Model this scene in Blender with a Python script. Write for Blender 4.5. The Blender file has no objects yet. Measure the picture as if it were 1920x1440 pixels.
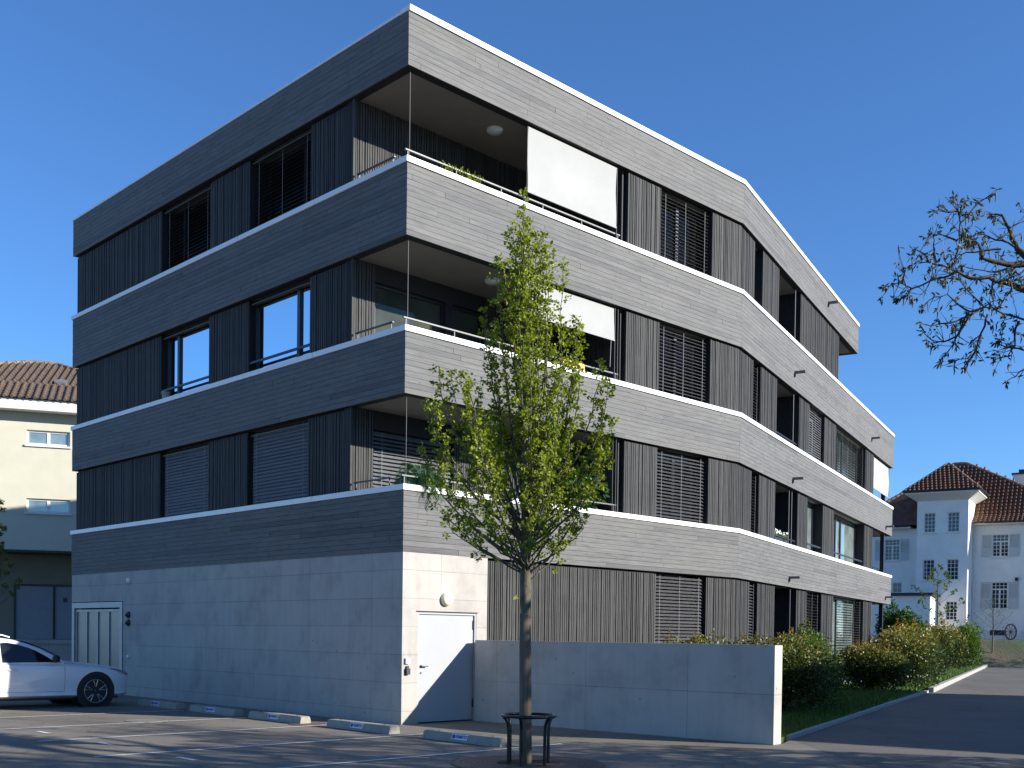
import bpy, bmesh, math, random
from mathutils import Vector, Matrix
random.seed(7)
S = bpy.context.scene
COL = S.collection

# ------------------------------------------------------------------ camera
cam_d = bpy.data.cameras.new("camera"); cam = bpy.data.objects.new("camera", cam_d); COL.objects.link(cam)
PITCH, ROLL = -0.0197, 0.0132
cp, sp = math.cos(PITCH), math.sin(PITCH); cr, sr = math.cos(ROLL), math.sin(ROLL)
fwd = Vector((0, cp, sp)); rt0 = Vector((1, 0, 0)); up0 = Vector((0, -sp, cp))
rt = cr*rt0 + sr*up0; up = -sr*rt0 + cr*up0
m = Matrix.Identity(4)
for i in range(3):
    m[i][0] = rt[i]; m[i][1] = up[i]; m[i][2] = -fwd[i]
m.translation = Vector((0, 0, 1.6))
cam.matrix_world = m
cam_d.sensor_width = 36; cam_d.lens = 36*2063.6/1920; cam_d.shift_y = 511.5/1920
cam_d.clip_end = 2000; cam_d.clip_start = .1
S.camera = cam

# ------------------------------------------------------------------ light
SUN_EL, SUN_TRAVEL = math.radians(20.5), Vector((-1, .29))
W = bpy.data.worlds.new("World"); S.world = W; W.use_nodes = True
nt = W.node_tree; nt.nodes.clear()
sky = nt.nodes.new("ShaderNodeTexSky"); sky.sky_type = 'NISHITA'; sky.sun_disc = False
sky.sun_elevation = SUN_EL
sky.sun_rotation = math.atan2(-SUN_TRAVEL.x, -SUN_TRAVEL.y)
sky.altitude = 400; sky.air_density = 1.0; sky.dust_density = .0; sky.ozone_density = 8.6
bg = nt.nodes.new("ShaderNodeBackground"); bg.inputs[1].default_value = .102
out = nt.nodes.new("ShaderNodeOutputWorld")
nt.links.new(sky.outputs[0], bg.inputs[0]); nt.links.new(bg.outputs[0], out.inputs[0])
sun_d = bpy.data.lights.new("sun", 'SUN'); sun_d.energy = 4.6; sun_d.angle = math.radians(.5); sun_d.color = (1, .955, .875)
sun = bpy.data.objects.new("sun", sun_d); COL.objects.link(sun)
tv = SUN_TRAVEL.normalized()*math.cos(SUN_EL)
sun.rotation_euler = Vector((tv.x, tv.y, -math.sin(SUN_EL))).to_track_quat('-Z', 'Y').to_euler()
sun.location = (30, -2, 14)
S.view_settings.view_transform = 'Standard'; S.view_settings.look = 'None'
S.view_settings.gamma = 1; S.view_settings.exposure = 1.0

# ------------------------------------------------------------------ materials
def nodes(name):
    mt = bpy.data.materials.new(name); mt.use_nodes = True
    n = mt.node_tree; b = n.nodes["Principled BSDF"]
    return mt, n, b
def N(n, t, **kw):
    x = n.nodes.new(t)
    for k, v in kw.items():
        if k in x.inputs: x.inputs[k].default_value = v
        else: setattr(x, k, v)
    return x
def ramp(n, fac, stops):
    r = n.nodes.new("ShaderNodeValToRGB"); e = r.color_ramp.elements
    while len(e) > 1: e.remove(e[-1])
    e[0].position = stops[0][0]; e[0].color = (*stops[0][1], 1)
    for p, c in stops[1:]:
        q = e.new(p); q.color = (*c, 1)
    n.links.new(fac, r.inputs[0]); return r.outputs[0]
def mixc(n, fac, a, b, mode='MIX'):
    x = n.nodes.new("ShaderNodeMix"); x.data_type = 'RGBA'; x.blend_type = mode
    for s, v in ((0, fac), (6, a), (7, b)):
        if hasattr(v, 'links') or hasattr(v, 'is_linked'): n.links.new(v, x.inputs[s])
        else: x.inputs[s].default_value = v if s == 0 else (*v, 1)
    return x.outputs[2]
def mul(c, k): return tuple(min(1, v*k) for v in c)
def coords(n, uv=False, scale=(1, 1, 1)):
    tc = n.nodes.new("ShaderNodeTexCoord"); mp = n.nodes.new("ShaderNodeMapping")
    mp.inputs['Scale'].default_value = scale
    n.links.new(tc.outputs['UV' if uv else 'Object'], mp.inputs[0]); return mp.outputs[0]
def noise(n, vec, scale, detail=5, rough=.6):
    x = N(n, "ShaderNodeTexNoise", Scale=scale, Detail=detail, Roughness=rough)
    n.links.new(vec, x.inputs['Vector']); return x.outputs[0]
def bump(n, b, h, strength=.3, dist=.01):
    x = N(n, "ShaderNodeBump", Strength=strength, Distance=dist)
    n.links.new(h, x.inputs['Height']); n.links.new(x.outputs[0], b.inputs['Normal'])
def simple(name, col, rough=.6, metal=0., var=.12, scale=6., spec=.5, bmp=0., coat=0.):
    mt, n, b = nodes(name)
    f = noise(n, coords(n), scale)
    c = ramp(n, f, [(.3, mul(col, 1-var)), (.7, mul(col, 1+var))])
    n.links.new(c, b.inputs['Base Color'])
    b.inputs['Roughness'].default_value = rough; b.inputs['Metallic'].default_value = metal
    b.inputs['Specular IOR Level'].default_value = spec; b.inputs['Coat Weight'].default_value = coat
    if bmp: bump(n, b, noise(n, coords(n), scale*8), bmp, .005)
    return mt
def tint(n):
    a = n.nodes.new("ShaderNodeAttribute"); a.attribute_name = 'tint'; return a.outputs['Fac']
def wood(name, base, vertical=False, contrast=1.):
    mt, n, b = nodes(name)
    sc = (22, 1.1, 1) if vertical else (1.1, 22, 1)
    vec0 = coords(n, True, sc)
    t = tint(n)
    cmb = N(n, "ShaderNodeCombineXYZ"); mm = N(n, "ShaderNodeMath", operation='MULTIPLY'); mm.inputs[1].default_value = 61.
    n.links.new(t, mm.inputs[0]); n.links.new(mm.outputs[0], cmb.inputs[2])
    va = N(n, "ShaderNodeVectorMath", operation='ADD'); n.links.new(vec0, va.inputs[0]); n.links.new(cmb.outputs[0], va.inputs[1])
    g = noise(n, va.outputs[0], 2.2, 8, .68)
    c1 = ramp(n, g, [(.22, mul(base, 1-.5*contrast)), (.5, base), (.78, mul(base, 1+.35*contrast))])
    c2 = ramp(n, t, [(0, (.70, .70, .72)), (.5, (1, 1, 1)), (1, (1.0, .98, .95))])
    c = mixc(n, 1., c1, c2, 'MULTIPLY')
    # knots
    ks = (9, 3.0, 1) if vertical else (3.0, 9, 1)
    kv = coords(n, True, ks)
    vo = N(n, "ShaderNodeTexVoronoi", Scale=1., Randomness=1.); n.links.new(kv, vo.inputs['Vector'])
    k = ramp(n, vo.outputs['Distance'], [(.05, (1, 1, 1)), (.12, (0, 0, 0))])
    kk = N(n, "ShaderNodeMath", operation='MULTIPLY'); kk.inputs[1].default_value = .6
    n.links.new(k, kk.inputs[0])
    c = mixc(n, kk.outputs[0], c, mul(base, .35))
    # weather streaks, large
    big = noise(n, coords(n, True, (.5, 1.5, 1)), 1.2, 4)
    c = mixc(n, 1., c, ramp(n, big, [(.3, (.84, .84, .86)), (.7, (1, 1, 1))]), 'MULTIPLY')
    n.links.new(c, b.inputs['Base Color']); b.inputs['Roughness'].default_value = .72
    b.inputs['Specular IOR Level'].default_value = .3
    bump(n, b, g, .35, .004)
    return mt
def concrete(name, base, joints=(2., .5, .0, .23)):
    mt, n, b = nodes(name)
    f = noise(n, coords(n), 1.3, 8, .62)
    c = ramp(n, f, [(.25, mul(base, .74)), (.5, base), (.75, mul(base, 1.1))])
    f2 = noise(n, coords(n, False, (6, 6, .7)), 1.0, 6)
    c = mixc(n, 1., c, ramp(n, f2, [(.3, (.92, .92, .925)), (.62, (1, 1, 1))]), 'MULTIPLY')
    vo = N(n, "ShaderNodeTexVoronoi", Scale=2.6, Randomness=1.); n.links.new(coords(n), vo.inputs['Vector'])
    pit = ramp(n, vo.outputs['Distance'], [(.03, (.5, .5, .5)), (.06, (1, 1, 1))])
    c = mixc(n, 1., c, pit, 'MULTIPLY')
    if joints:
        tc = n.nodes.new("ShaderNodeTexCoord"); mp = n.nodes.new("ShaderNodeMapping"); mp.inputs['Location'].default_value = (joints[2], -joints[3], 0)
        n.links.new(tc.outputs['UV'], mp.inputs[0])
        br = n.nodes.new("ShaderNodeTexBrick"); br.offset = 0; br.squash = 1
        br.inputs['Scale'].default_value = 1; br.inputs['Brick Width'].default_value = joints[0]; br.inputs['Row Height'].default_value = joints[1]
        br.inputs['Mortar Size'].default_value = .007; br.inputs['Mortar Smooth'].default_value = .3
        br.inputs['Color1'].default_value = (.93, .93, .94, 1); br.inputs['Color2'].default_value = (1, 1, 1, 1); br.inputs['Mortar'].default_value = (.55, .55, .56, 1)
        n.links.new(mp.outputs[0], br.inputs['Vector'])
        fd = noise(n, coords(n), .9, 3)
        c = mixc(n, ramp(n, fd, [(.35, (.45, .45, .45)), (.6, (1, 1, 1))]), c, mixc(n, 1., c, br.outputs['Color'], 'MULTIPLY'))
    n.links.new(c, b.inputs['Base Color']); b.inputs['Roughness'].default_value = .75; b.inputs['Specular IOR Level'].default_value = .3
    bump(n, b, noise(n, coords(n), 30, 4), .12, .004)
    return mt
def asphalt(name, base):
    mt, n, b = nodes(name)
    c0 = coords(n)
    f = noise(n, c0, .35, 6, .6); g = noise(n, c0, 90, 3, .7)
    c = ramp(n, f, [(.3, mul(base, .78)), (.5, base), (.72, mul(base, 1.15))])
    c = mixc(n, 1., c, ramp(n, g, [(.3, (.7, .7, .7)), (.7, (1.0, 1.0, 1.0))]), 'MULTIPLY')
    vo = N(n, "ShaderNodeTexVoronoi", Scale=.35, feature='DISTANCE_TO_EDGE'); 
    wv = N(n, "ShaderNodeVectorMath", operation='ADD'); nz = N(n, "ShaderNodeTexNoise", Scale=1.5, Detail=6); n.links.new(c0, nz.inputs['Vector'])
    n.links.new(c0, wv.inputs[0]); n.links.new(nz.outputs[1], wv.inputs[1]); n.links.new(wv.outputs[0], vo.inputs['Vector'])
    cr_ = ramp(n, vo.outputs[0], [(.0, (.5, .5, .5)), (.006, (1, 1, 1))])
    c = mixc(n, 1., c, cr_, 'MULTIPLY')
    st = noise(n, c0, 1.7, 3, .5)
    c = mixc(n, 1., c, ramp(n, st, [(.28, (.72, .72, .72)), (.38, (1, 1, 1))]), 'MULTIPLY')
    n.links.new(c, b.inputs['Base Color']); b.inputs['Roughness'].default_value = .85; b.inputs['Specular IOR Level'].default_value = .25
    bump(n, b, g, .5, .004)
    return mt
def glass(name, dark, refl=.5, tintc=(.8, .9, 1), top=.95):
    mt = bpy.data.materials.new(name); mt.use_nodes = True; n = mt.node_tree; n.nodes.clear()
    d = N(n, "ShaderNodeBsdfPrincipled"); d.inputs['Base Color'].default_value = (*dark, 1); d.inputs['Roughness'].default_value = .9; d.inputs['Specular IOR Level'].default_value = 0.
    f = noise(n, coords(n), 1.2, 2); n.links.new(ramp(n, f, [(.3, mul(dark, .6)), (.7, mul(dark, 1.3))]), d.inputs['Base Color'])
    g = N(n, "ShaderNodeBsdfGlossy", Roughness=.01); g.inputs['Color'].default_value = (*tintc, 1)
    fr = N(n, "ShaderNodeLayerWeight", Blend=.2)
    mp = N(n, "ShaderNodeMapRange"); mp.inputs['To Min'].default_value = refl; mp.inputs['To Max'].default_value = top
    n.links.new(fr.outputs['Fresnel'], mp.inputs[0])
    x = n.nodes.new("ShaderNodeMixShader"); n.links.new(mp.outputs[0], x.inputs[0]); n.links.new(d.outputs[0], x.inputs[1]); n.links.new(g.outputs[0], x.inputs[2])
    o = n.nodes.new("ShaderNodeOutputMaterial"); n.links.new(x.outputs[0], o.inputs[0])
    return mt
def leafmat(name, stops, trans=.45, rough=.5):
    mt = bpy.data.materials.new(name); mt.use_nodes = True; n = mt.node_tree; n.nodes.clear()
    c = ramp(n, tint(n), stops)
    p = N(n, "ShaderNodeBsdfPrincipled"); n.links.new(c, p.inputs['Base Color']); p.inputs['Roughness'].default_value = rough; p.inputs['Specular IOR Level'].default_value = .35
    t = n.nodes.new("ShaderNodeBsdfTranslucent"); n.links.new(mixc(n, 1., c, (1.0, 1.0, .55), 'MULTIPLY'), t.inputs[0])
    x = n.nodes.new("ShaderNodeMixShader"); x.inputs[0].default_value = trans
    n.links.new(p.outputs[0], x.inputs[1]); n.links.new(t.outputs[0], x.inputs[2])
    o = n.nodes.new("ShaderNodeOutputMaterial"); n.links.new(x.outputs[0], o.inputs[0])
    return mt
def bark(name, base, sc=(30, 30, 4)):
    mt, n, b = nodes(name)
    f = noise(n, coords(n, False, sc), 1., 6, .65)
    n.links.new(ramp(n, f, [(.3, mul(base, .4)), (.55, base), (.75, mul(base, 1.7))]), b.inputs['Base Color'])
    b.inputs['Roughness'].default_value = .85; bump(n, b, f, .7, .01); return mt
def rooftile(name, c1, c2, tw=.3, th=.34, lines=True):
    # profiled tiles: rows and rolls drawn as height, UV in metres
    mt, n, b = nodes(name)
    tc = n.nodes.new("ShaderNodeTexCoord")
    br = n.nodes.new("ShaderNodeTexBrick"); br.offset = 0
    br.inputs['Scale'].default_value = 1; br.inputs['Brick Width'].default_value = tw; br.inputs['Row Height'].default_value = th
    br.inputs['Mortar Size'].default_value = .0; br.inputs['Color1'].default_value = (*c1, 1); br.inputs['Color2'].default_value = (*c2, 1)
    n.links.new(tc.outputs['UV'], br.inputs['Vector'])
    f = noise(n, coords(n), 2.5, 5)
    c = mixc(n, 1., br.outputs[0], ramp(n, f, [(.3, (.65, .65, .65)), (.7, (1, 1, 1))]), 'MULTIPLY')
    n.links.new(c, b.inputs['Base Color']); b.inputs['Roughness'].default_value = .8
    return mt

M_ = {}
M_['board'] = wood('grey_weathered_board', (.146, .145, .141))
M_['batten'] = wood('grey_weathered_batten', (.060, .060, .059), True, 1.4)
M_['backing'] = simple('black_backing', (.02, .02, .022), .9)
M_['coping'] = simple('white_coping_metal', (.80, .80, .79), .35, 0, .03)
M_['soffit'] = simple('soffit_plaster', (.25, .232, .20), .9, 0, .08, 1.5)
M_['concrete'] = concrete('fairfaced_concrete', (.41, .386, .35), (2., .5, -.9, .23))
M_['concrete2'] = concrete('wall_concrete', (.44, .42, .385), (2., .75, -.55, .0))
M_['paint_door'] = simple('pale_grey_door_paint', (.37, .38, .39), .65, 0, .03, 2., .15)
M_['alu'] = simple('brushed_aluminium', (.33, .33, .345), .45, .6, .08)
M_['panel'] = simple('smoked_door_panel', (.20, .19, .19), .3, .2, .15, 1.)
M_['steel'] = simple('dark_steel', (.035, .035, .04), .45, .4, .1)
M_['rod'] = simple('stainless_rod', (.11, .11, .11), .5, .3, .05)
M_['cord'] = simple('blind_cord', (.26, .26, .25), .8)
M_['slat'] = simple('grey_slat_metal', (.135, .135, .14), .5, .1, .05)
M_['slatlight'] = simple('pale_grey_slat_metal', (.25, .245, .25), .5, .1, .05)
M_['slatdark'] = simple('bronze_slat_metal', (.062, .058, .05), .5, .1, .08)
M_['slatwhite'] = simple('silver_slat_metal', (.30, .31, .33), .35, .2, .04)
M_['fabric'] = simple('white_awning_fabric', (.34, .34, .33), .85, 0, .07, .9)
M_['frame'] = simple('dark_bronze_frame', (.03, .03, .034), .4, .3, .1)
M_['glass'] = glass('sky_reflecting_glass', (.012, .016, .022), .30, (.85, .95, 1), .7)
M_['glassdark'] = glass('shaded_window_glass', (.010, .011, .012), .03, (.8, .9, 1), .3)
M_['glassgreen'] = glass('pale_green_window_glass', (.16, .20, .19), .22, (.9, 1, .97))
M_['glassdim'] = glass('dim_loggia_glass', (.055, .062, .05), .03, (.8, .9, .9), .25)
M_['lampglass'] = simple('opal_lamp_glass', (.78, .74, .55), .3, 0, .02)
M_['black'] = simple('black_plastic', (.015, .015, .017), .4)
M_['white'] = simple('white_plastic', (.75, .75, .74), .4, 0, .03)
M_['asphalt'] = asphalt('old_asphalt', (.24, .21, .168))
M_['asphalt_dark'] = asphalt('road_asphalt', (.165, .152, .135))
M_['linepaint'] = simple('worn_white_line_paint', (.62, .62, .60), .7, 0, .25, 14.)
M_['soil'] = simple('garden_soil', (.07, .055, .04), .95, 0, .3, 5., .2, .6)
M_['lawn'] = simple('lawn_turf', (.045, .085, .018), .9, 0, .35, 9., .2, .6)
mt_, n_, b_ = nodes('garden_mix'); f_ = noise(n_, coords(n_), .35, 6, .65)
n_.links.new(ramp(n_, f_, [(.38, (.035, .06, .016)), (.5, (.055, .06, .025)), (.62, (.085, .065, .045))]), b_.inputs['Base Color']); b_.inputs['Roughness'].default_value = .95; bump(n_, b_, noise(n_, coords(n_), 6, 5), .8, .08); M_['gardenmix'] = mt_
M_['grass'] = leafmat('grass_blade', [(0, (.035, .085, .012)), (.6, (.07, .15, .02)), (1, (.13, .19, .035))], .35)
M_['kerb'] = simple('granite_kerb', (.33, .32, .30), .85, 0, .25, 12., .3, .4)
M_['castiron'] = simple('cast_iron', (.11, .10, .09), .7, .3, .2, 20., .5, .3)
M_['maple_leaf'] = leafmat('maple_spring_leaf', [(0, (.11, .16, .010)), (.5, (.24, .30, .020)), (1, (.40, .43, .04))], .5)
M_['maple_bark'] = bark('maple_bark', (.105, .095, .06), (18, 18, 9))
M_['reed'] = bark('reed_mat', (.15, .115, .08), (60, 60, 1.6))
M_['walnut_bark'] = bark('walnut_bark', (.05, .043, .037), (8, 8, 3))
M_['walnut_leaf'] = leafmat('walnut_young_leaf', [(0, (.035, .045, .012)), (.55, (.07, .085, .02)), (.8, (.12, .07, .04)), (1, (.16, .07, .06))], .35)
M_['shrub_leaf'] = leafmat('photinia_leaf', [(0, (.018, .038, .012)), (.4, (.045, .075, .018)), (.62, (.21, .205, .04)), (.82, (.37, .28, .07)), (1, (.30, .14, .055))], .3, .38)
M_['shrub_green'] = leafmat('green_shrub_leaf', [(0, (.03, .07, .012)), (.5, (.09, .16, .02)), (1, (.20, .24, .035))], .35)
M_['yew_leaf'] = leafmat('bright_conifer_leaf', [(0, (.02, .06, .012)), (.6, (.05, .13, .02)), (1, (.10, .20, .03))], .3)
M_['palm_leaf'] = leafmat('palm_leaf', [(0, (.04, .12, .07)), (.5, (.08, .22, .13)), (1, (.20, .30, .15))], .3)
M_['twig'] = bark('shrub_twig', (.07, .055, .04), (12, 12, 12))
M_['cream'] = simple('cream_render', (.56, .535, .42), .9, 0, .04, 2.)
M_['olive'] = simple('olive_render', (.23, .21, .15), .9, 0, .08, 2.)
M_['whitewall'] = simple('white_lime_render', (.80, .775, .735), .9, 0, .07, 1.2)
M_['trim'] = simple('white_trim', (.72, .71, .68), .6, 0, .04)
M_['villatile'] = rooftile('red_brown_tile', (.20, .085, .045), (.12, .055, .035))
M_['creamtile'] = rooftile('brown_concrete_tile', (.17, .118, .080), (.115, .08, .058))
M_['ridge'] = simple('weathered_ridge_tile', (.22, .15, .10), .9, 0, .3, 6.)
M_['shutter'] = simple('pale_green_grey_shutter', (.50, .53, .52), .6, 0, .05)
M_['villaglass'] = glass('old_window_glass', (.03, .035, .04), .06, (.9, .95, 1), .5)
M_['greydoor'] = simple('blue_grey_garage_door', (.24, .25, .27), .5, 0, .06)
M_['carpaint'] = simple('white_car_paint', (.74, .75, .77), .25, 0, .01, 3., .5, 0, 1.)
M_['carglass'] = glass('car_window_glass', (.012, .014, .016), .03, (.8, .9, 1), .35)
M_['tyre'] = simple('tyre_rubber', (.015, .015, .016), .8, 0, .2, 20.)
M_['rim'] = simple('alloy_rim', (.42, .40, .38), .3, .9, .05)
M_['chrome'] = simple('chrome_trim', (.6, .6, .62), .15, 1., .03)
M_['headlamp'] = glass('headlamp_lens', (.03, .033, .038), .10, (.9, .95, 1), .4)
M_['signblue'] = simple('sign_blue', (.02, .03, .22), .5, 0, .05)
M_['signwhite'] = simple('sign_white', (.62, .64, .70), .5, 0, .04)
M_['stopconcrete'] = simple('precast_concrete', (.31, .29, .25), .9, 0, .15, 9., .3, .4)
M_['terracotta'] = simple('pale_pot', (.35, .33, .33), .7, 0, .15)
M_['petal'] = simple('white_petal', (.80, .80, .78), .6, 0, .05)
M_['red'] = simple('red_plastic', (.45, .03, .03), .5)
M_['yellow'] = simple('yellow_cloth', (.62, .42, .12), .8)
M_['oldwood'] = bark('old_wheel_wood', (.17, .12, .105), (10, 10, 10))

# ------------------------------------------------------------------ mesh builder
class MB:
    def __init__(s): s.v = []; s.f = []; s.uv = []; s.t = []; s.sm = []
    def face(s, pts, uvs=None, t=.5, smooth=False):
        i = len(s.v); s.v += [tuple(p) for p in pts]; s.f.append(tuple(range(i, i+len(pts))))
        s.uv.append(uvs or [(0, 0)]*len(pts)); s.t.append(t); s.sm.append(smooth)
    def hexa(s, P, t=.5, L=(1, 1, 1), o=(0, 0, 0)):
        # P[i][j][k] corners, L sizes along the three axes, o offsets in metres for UV
        a = lambda i, j, k: P[i][j][k]
        u0, v0, w0 = o; u1, v1, w1 = o[0]+L[0], o[1]+L[1], o[2]+L[2]
        s.face([a(0,0,1), a(1,0,1), a(1,1,1), a(0,1,1)], [(u0,v0),(u1,v0),(u1,v1),(u0,v1)], t)
        s.face([a(1,0,0), a(0,0,0), a(0,1,0), a(1,1,0)], [(u1,v0),(u0,v0),(u0,v1),(u1,v1)], t)
        s.face([a(0,0,0), a(0,0,1), a(0,1,1), a(0,1,0)], [(w0,v0),(w1,v0),(w1,v1),(w0,v1)], t)
        s.face([a(1,0,1), a(1,0,0), a(1,1,0), a(1,1,1)], [(w1,v0),(w0,v0),(w0,v1),(w1,v1)], t)
        s.face([a(0,1,1), a(1,1,1), a(1,1,0), a(0,1,0)], [(u0,w1),(u1,w1),(u1,w0),(u0,w0)], t)
        s.face([a(0,0,0), a(1,0,0), a(1,0,1), a(0,0,1)], [(u0,w0),(u1,w0),(u1,w1),(u0,w1)], t)
    def box(s, F, u0, u1, z0, z1, w0, w1, t=.5, ang=0.):
        P = [[[F(u, w, z) for w in (w0, w1)] for z in (z0, z1)] for u in (u0, u1)]
        s.hexa(P, t, (u1-u0, z1-z0, w1-w0), (u0, z0, w0))
    def slat(s, F, u0, u1, z, w, width, th, ang, t=.5):
        c, sn = math.cos(ang), math.sin(ang)
        def q(u, a, b): return F(u, w + a*c - b*sn, z + a*sn + b*c)
        P = [[[q(u, a, b) for a in (-width/2, width/2)] for b in (-th/2, th/2)] for u in (u0, u1)]
        s.hexa(P, t, (u1-u0, th, width), (u0, 0, 0))
    def prism(s, poly, z0, z1, t=.5):
        n = len(poly)
        s.face([(x, y, z1) for x, y in poly], [(x, y) for x, y in poly], t)
        s.face([(x, y, z0) for x, y in reversed(poly)], [(x, y) for x, y in reversed(poly)], t)
        d = 0
        for i in range(n):
            a, b = poly[i], poly[(i+1) % n]; l = math.dist(a, b)
            s.face([(*a, z0), (*b, z0), (*b, z1), (*a, z1)], [(d, z0), (d+l, z0), (d+l, z1), (d, z1)], t); d += l
    def tube(s, pts, r, n=8, caps=True, t=.5):
        pts = [Vector(p) for p in pts]; rr = r if isinstance(r, (list, tuple)) else [r]*len(pts)
        base = len(s.v); prev = None
        for i, p in enumerate(pts):
            d = (pts[min(i+1, len(pts)-1)] - pts[max(i-1, 0)]).normalized()
            if prev is None:
                a = d.orthogonal().normalized()
            else:
                a = (prev - d*prev.dot(d))
                a = a.normalized() if a.length > 1e-6 else d.orthogonal().normalized()
            prev = a; b = d.cross(a)
            for k in range(n):
                th = 2*math.pi*k/n; s.v.append(tuple(p + (a*math.cos(th) + b*math.sin(th))*rr[i]))
        for i in range(len(pts)-1):
            for k in range(n):
                k2 = (k+1) % n
                s.f.append((base+i*n+k, base+i*n+k2, base+(i+1)*n+k2, base+(i+1)*n+k))
                s.uv.append([(k/n, i), ((k+1)/n, i), ((k+1)/n, i+1), (k/n, i+1)]); s.t.append(t); s.sm.append(True)
        if caps:
            for i, rev in ((0, True), (len(pts)-1, False)):
                ring = [s.v[base+i*n+k] for k in range(n)]
                s.face(ring[::-1] if rev else ring, None, t)
    def lathe(s, o, ax, prof, n=20, t=.5, smooth=True):
        o = Vector(o); ax = Vector(ax).normalized(); a = ax.orthogonal().normalized(); b = ax.cross(a)
        base = len(s.v)
        for r, h in prof:
            for k in range(n):
                th = 2*math.pi*k/n; s.v.append(tuple(o + ax*h + (a*math.cos(th)+b*math.sin(th))*r))
        for i in range(len(prof)-1):
            for k in range(n):
                k2 = (k+1) % n
                s.f.append((base+i*n+k, base+i*n+k2, base+(i+1)*n+k2, base+(i+1)*n+k)); s.uv.append([(0, 0)]*4); s.t.append(t); s.sm.append(smooth)
        for i in (0, len(prof)-1):
            if prof[i][0] > 1e-4: s.face([s.v[base+i*n+k] for k in range(n)], None, t)
    def leaf(s, p, d, nrm, L, w, t):
        side = d.cross(nrm).normalized()*w
        droop = nrm*(-.12*L)
        s.face([p, p+d*L*.5+side+droop*.2, p+d*L+droop, p+d*L*.5-side+droop*.2], None, t)
    def build(s, name, mat, parent=None, local=False):
        me = bpy.data.meshes.new(name)
        org = Vector((0, 0, 0))
        if not local:
            if parent is not None:
                r = parent
                while r.parent: r = r.parent
                org = Vector(r.location)
            else:
                xs = [v[0] for v in s.v]; ys = [v[1] for v in s.v]; zs = [v[2] for v in s.v]
                org = Vector(((min(xs)+max(xs))/2, (min(ys)+max(ys))/2, min(zs)))
        me.from_pydata([(v[0]-org.x, v[1]-org.y, v[2]-org.z) for v in s.v], [], s.f)
        uvl = me.uv_layers.new(name='UVMap')
        flat = [c for fu in s.uv for q in fu for c in q]
        uvl.data.foreach_set('uv', flat)
        at = me.attributes.new('tint', 'FLOAT', 'FACE'); at.data.foreach_set('value', s.t)
        me.polygons.foreach_set('use_smooth', s.sm)
        me.update()
        if isinstance(mat, str): mat = M_[mat]
        me.materials.append(mat)
        o = bpy.data.objects.new(name, me); COL.objects.link(o)
        if parent is not None: o.parent = parent
        elif not local: o.location = org
        return o
def tag(o, label=None, cat=None, group=None, kind=None):
    if label: o['label'] = label
    if cat: o['category'] = cat
    if group: o['group'] = group
    if kind: o['kind'] = kind
    return o
def thing(name, label, cat, loc=(0, 0, 0), rz=0, group=None):
    o = bpy.data.objects.new(name, None); COL.objects.link(o); o.empty_display_size = .2
    o.location = loc; o.rotation_euler = (0, 0, rz)
    return tag(o, label, cat, group)
def dup(o, parent=None):
    c = o.copy(); COL.objects.link(c)
    if parent is not None: c.parent = parent
    for ch in list(o.children): dup(ch, c)
    return c
def Fr(o, d, n):
    o, d, n = Vector(o), Vector(d), Vector(n)
    return lambda u, w, z: (o.x + d.x*u + n.x*w, o.y + d.y*u + n.y*w, z)
def offs(poly, w):
    # mitred offset of an open polyline, + is to the right of travel
    P = [Vector(p) for p in poly]; res = []
    for i, p in enumerate(P):
        ns = []
        if i > 0: d = (p-P[i-1]).normalized(); ns.append(Vector((d.y, -d.x)))
        if i < len(P)-1: d = (P[i+1]-p).normalized(); ns.append(Vector((d.y, -d.x)))
        if len(ns) == 1: res.append(p+ns[0]*w)
        else:
            b = (ns[0]+ns[1]).normalized(); res.append(p+b*(w/b.dot(ns[0])))
    return res
def rail(mb, poly, w0, w1, z0, z1, joint=0):
    A, B = offs(poly, w0), offs(poly, w1)
    for i in range(len(poly)-1):
        L_ = (A[i+1]-A[i]).length; n_ = max(1, round(L_/joint)) if joint else 1; g = .004/L_
        for k in range(n_):
            ta, tb = k/n_ + (g if k else 0), (k+1)/n_ - (g if k < n_-1 else 0)
            P = [[[(*A[i].lerp(A[i+1], t), z), (*B[i].lerp(B[i+1], t), z)] for z in (z0, z1)] for t in (ta, tb)]
            mb.hexa(P, .5, (L_/n_, z1-z0, abs(w1-w0)), (0, z0, 0))

# ------------------------------------------------------------------ building plan (metres)
C = Vector((-1.934, 19.308)); dR = Vector((.7160, .6981)); dL = Vector((-.6981, .7160)); d2 = Vector((.4782, .8783))
n2 = Vector((.8783, -.4782))
LL, L1, LA, LB_ = 14.118, 10.229, 13.48, 20.82
Lp = C + dL*LL; B = C + dR*L1; Ee = B + d2*LB_; Er = B + d2*LA
Lb = Lp + dR*14.5; Eb = Ee - n2*10; Erb = Er - n2*9
FL = Fr(C, dL, -dR); F1 = Fr(C, dR, -dL); F2 = Fr(B, d2, n2); FE = Fr(Ee, -n2, d2); FEr = Fr(Er, -n2, d2)
LG = C + dL*1.67; FG = Fr(LG, dR, -dL)                      # loggia back wall
Z = dict(b1=3.042, c1=4.223, b2=5.807, c2=6.990, b3=8.556, c3=9.914, b4=11.485, c4=12.514)

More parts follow.
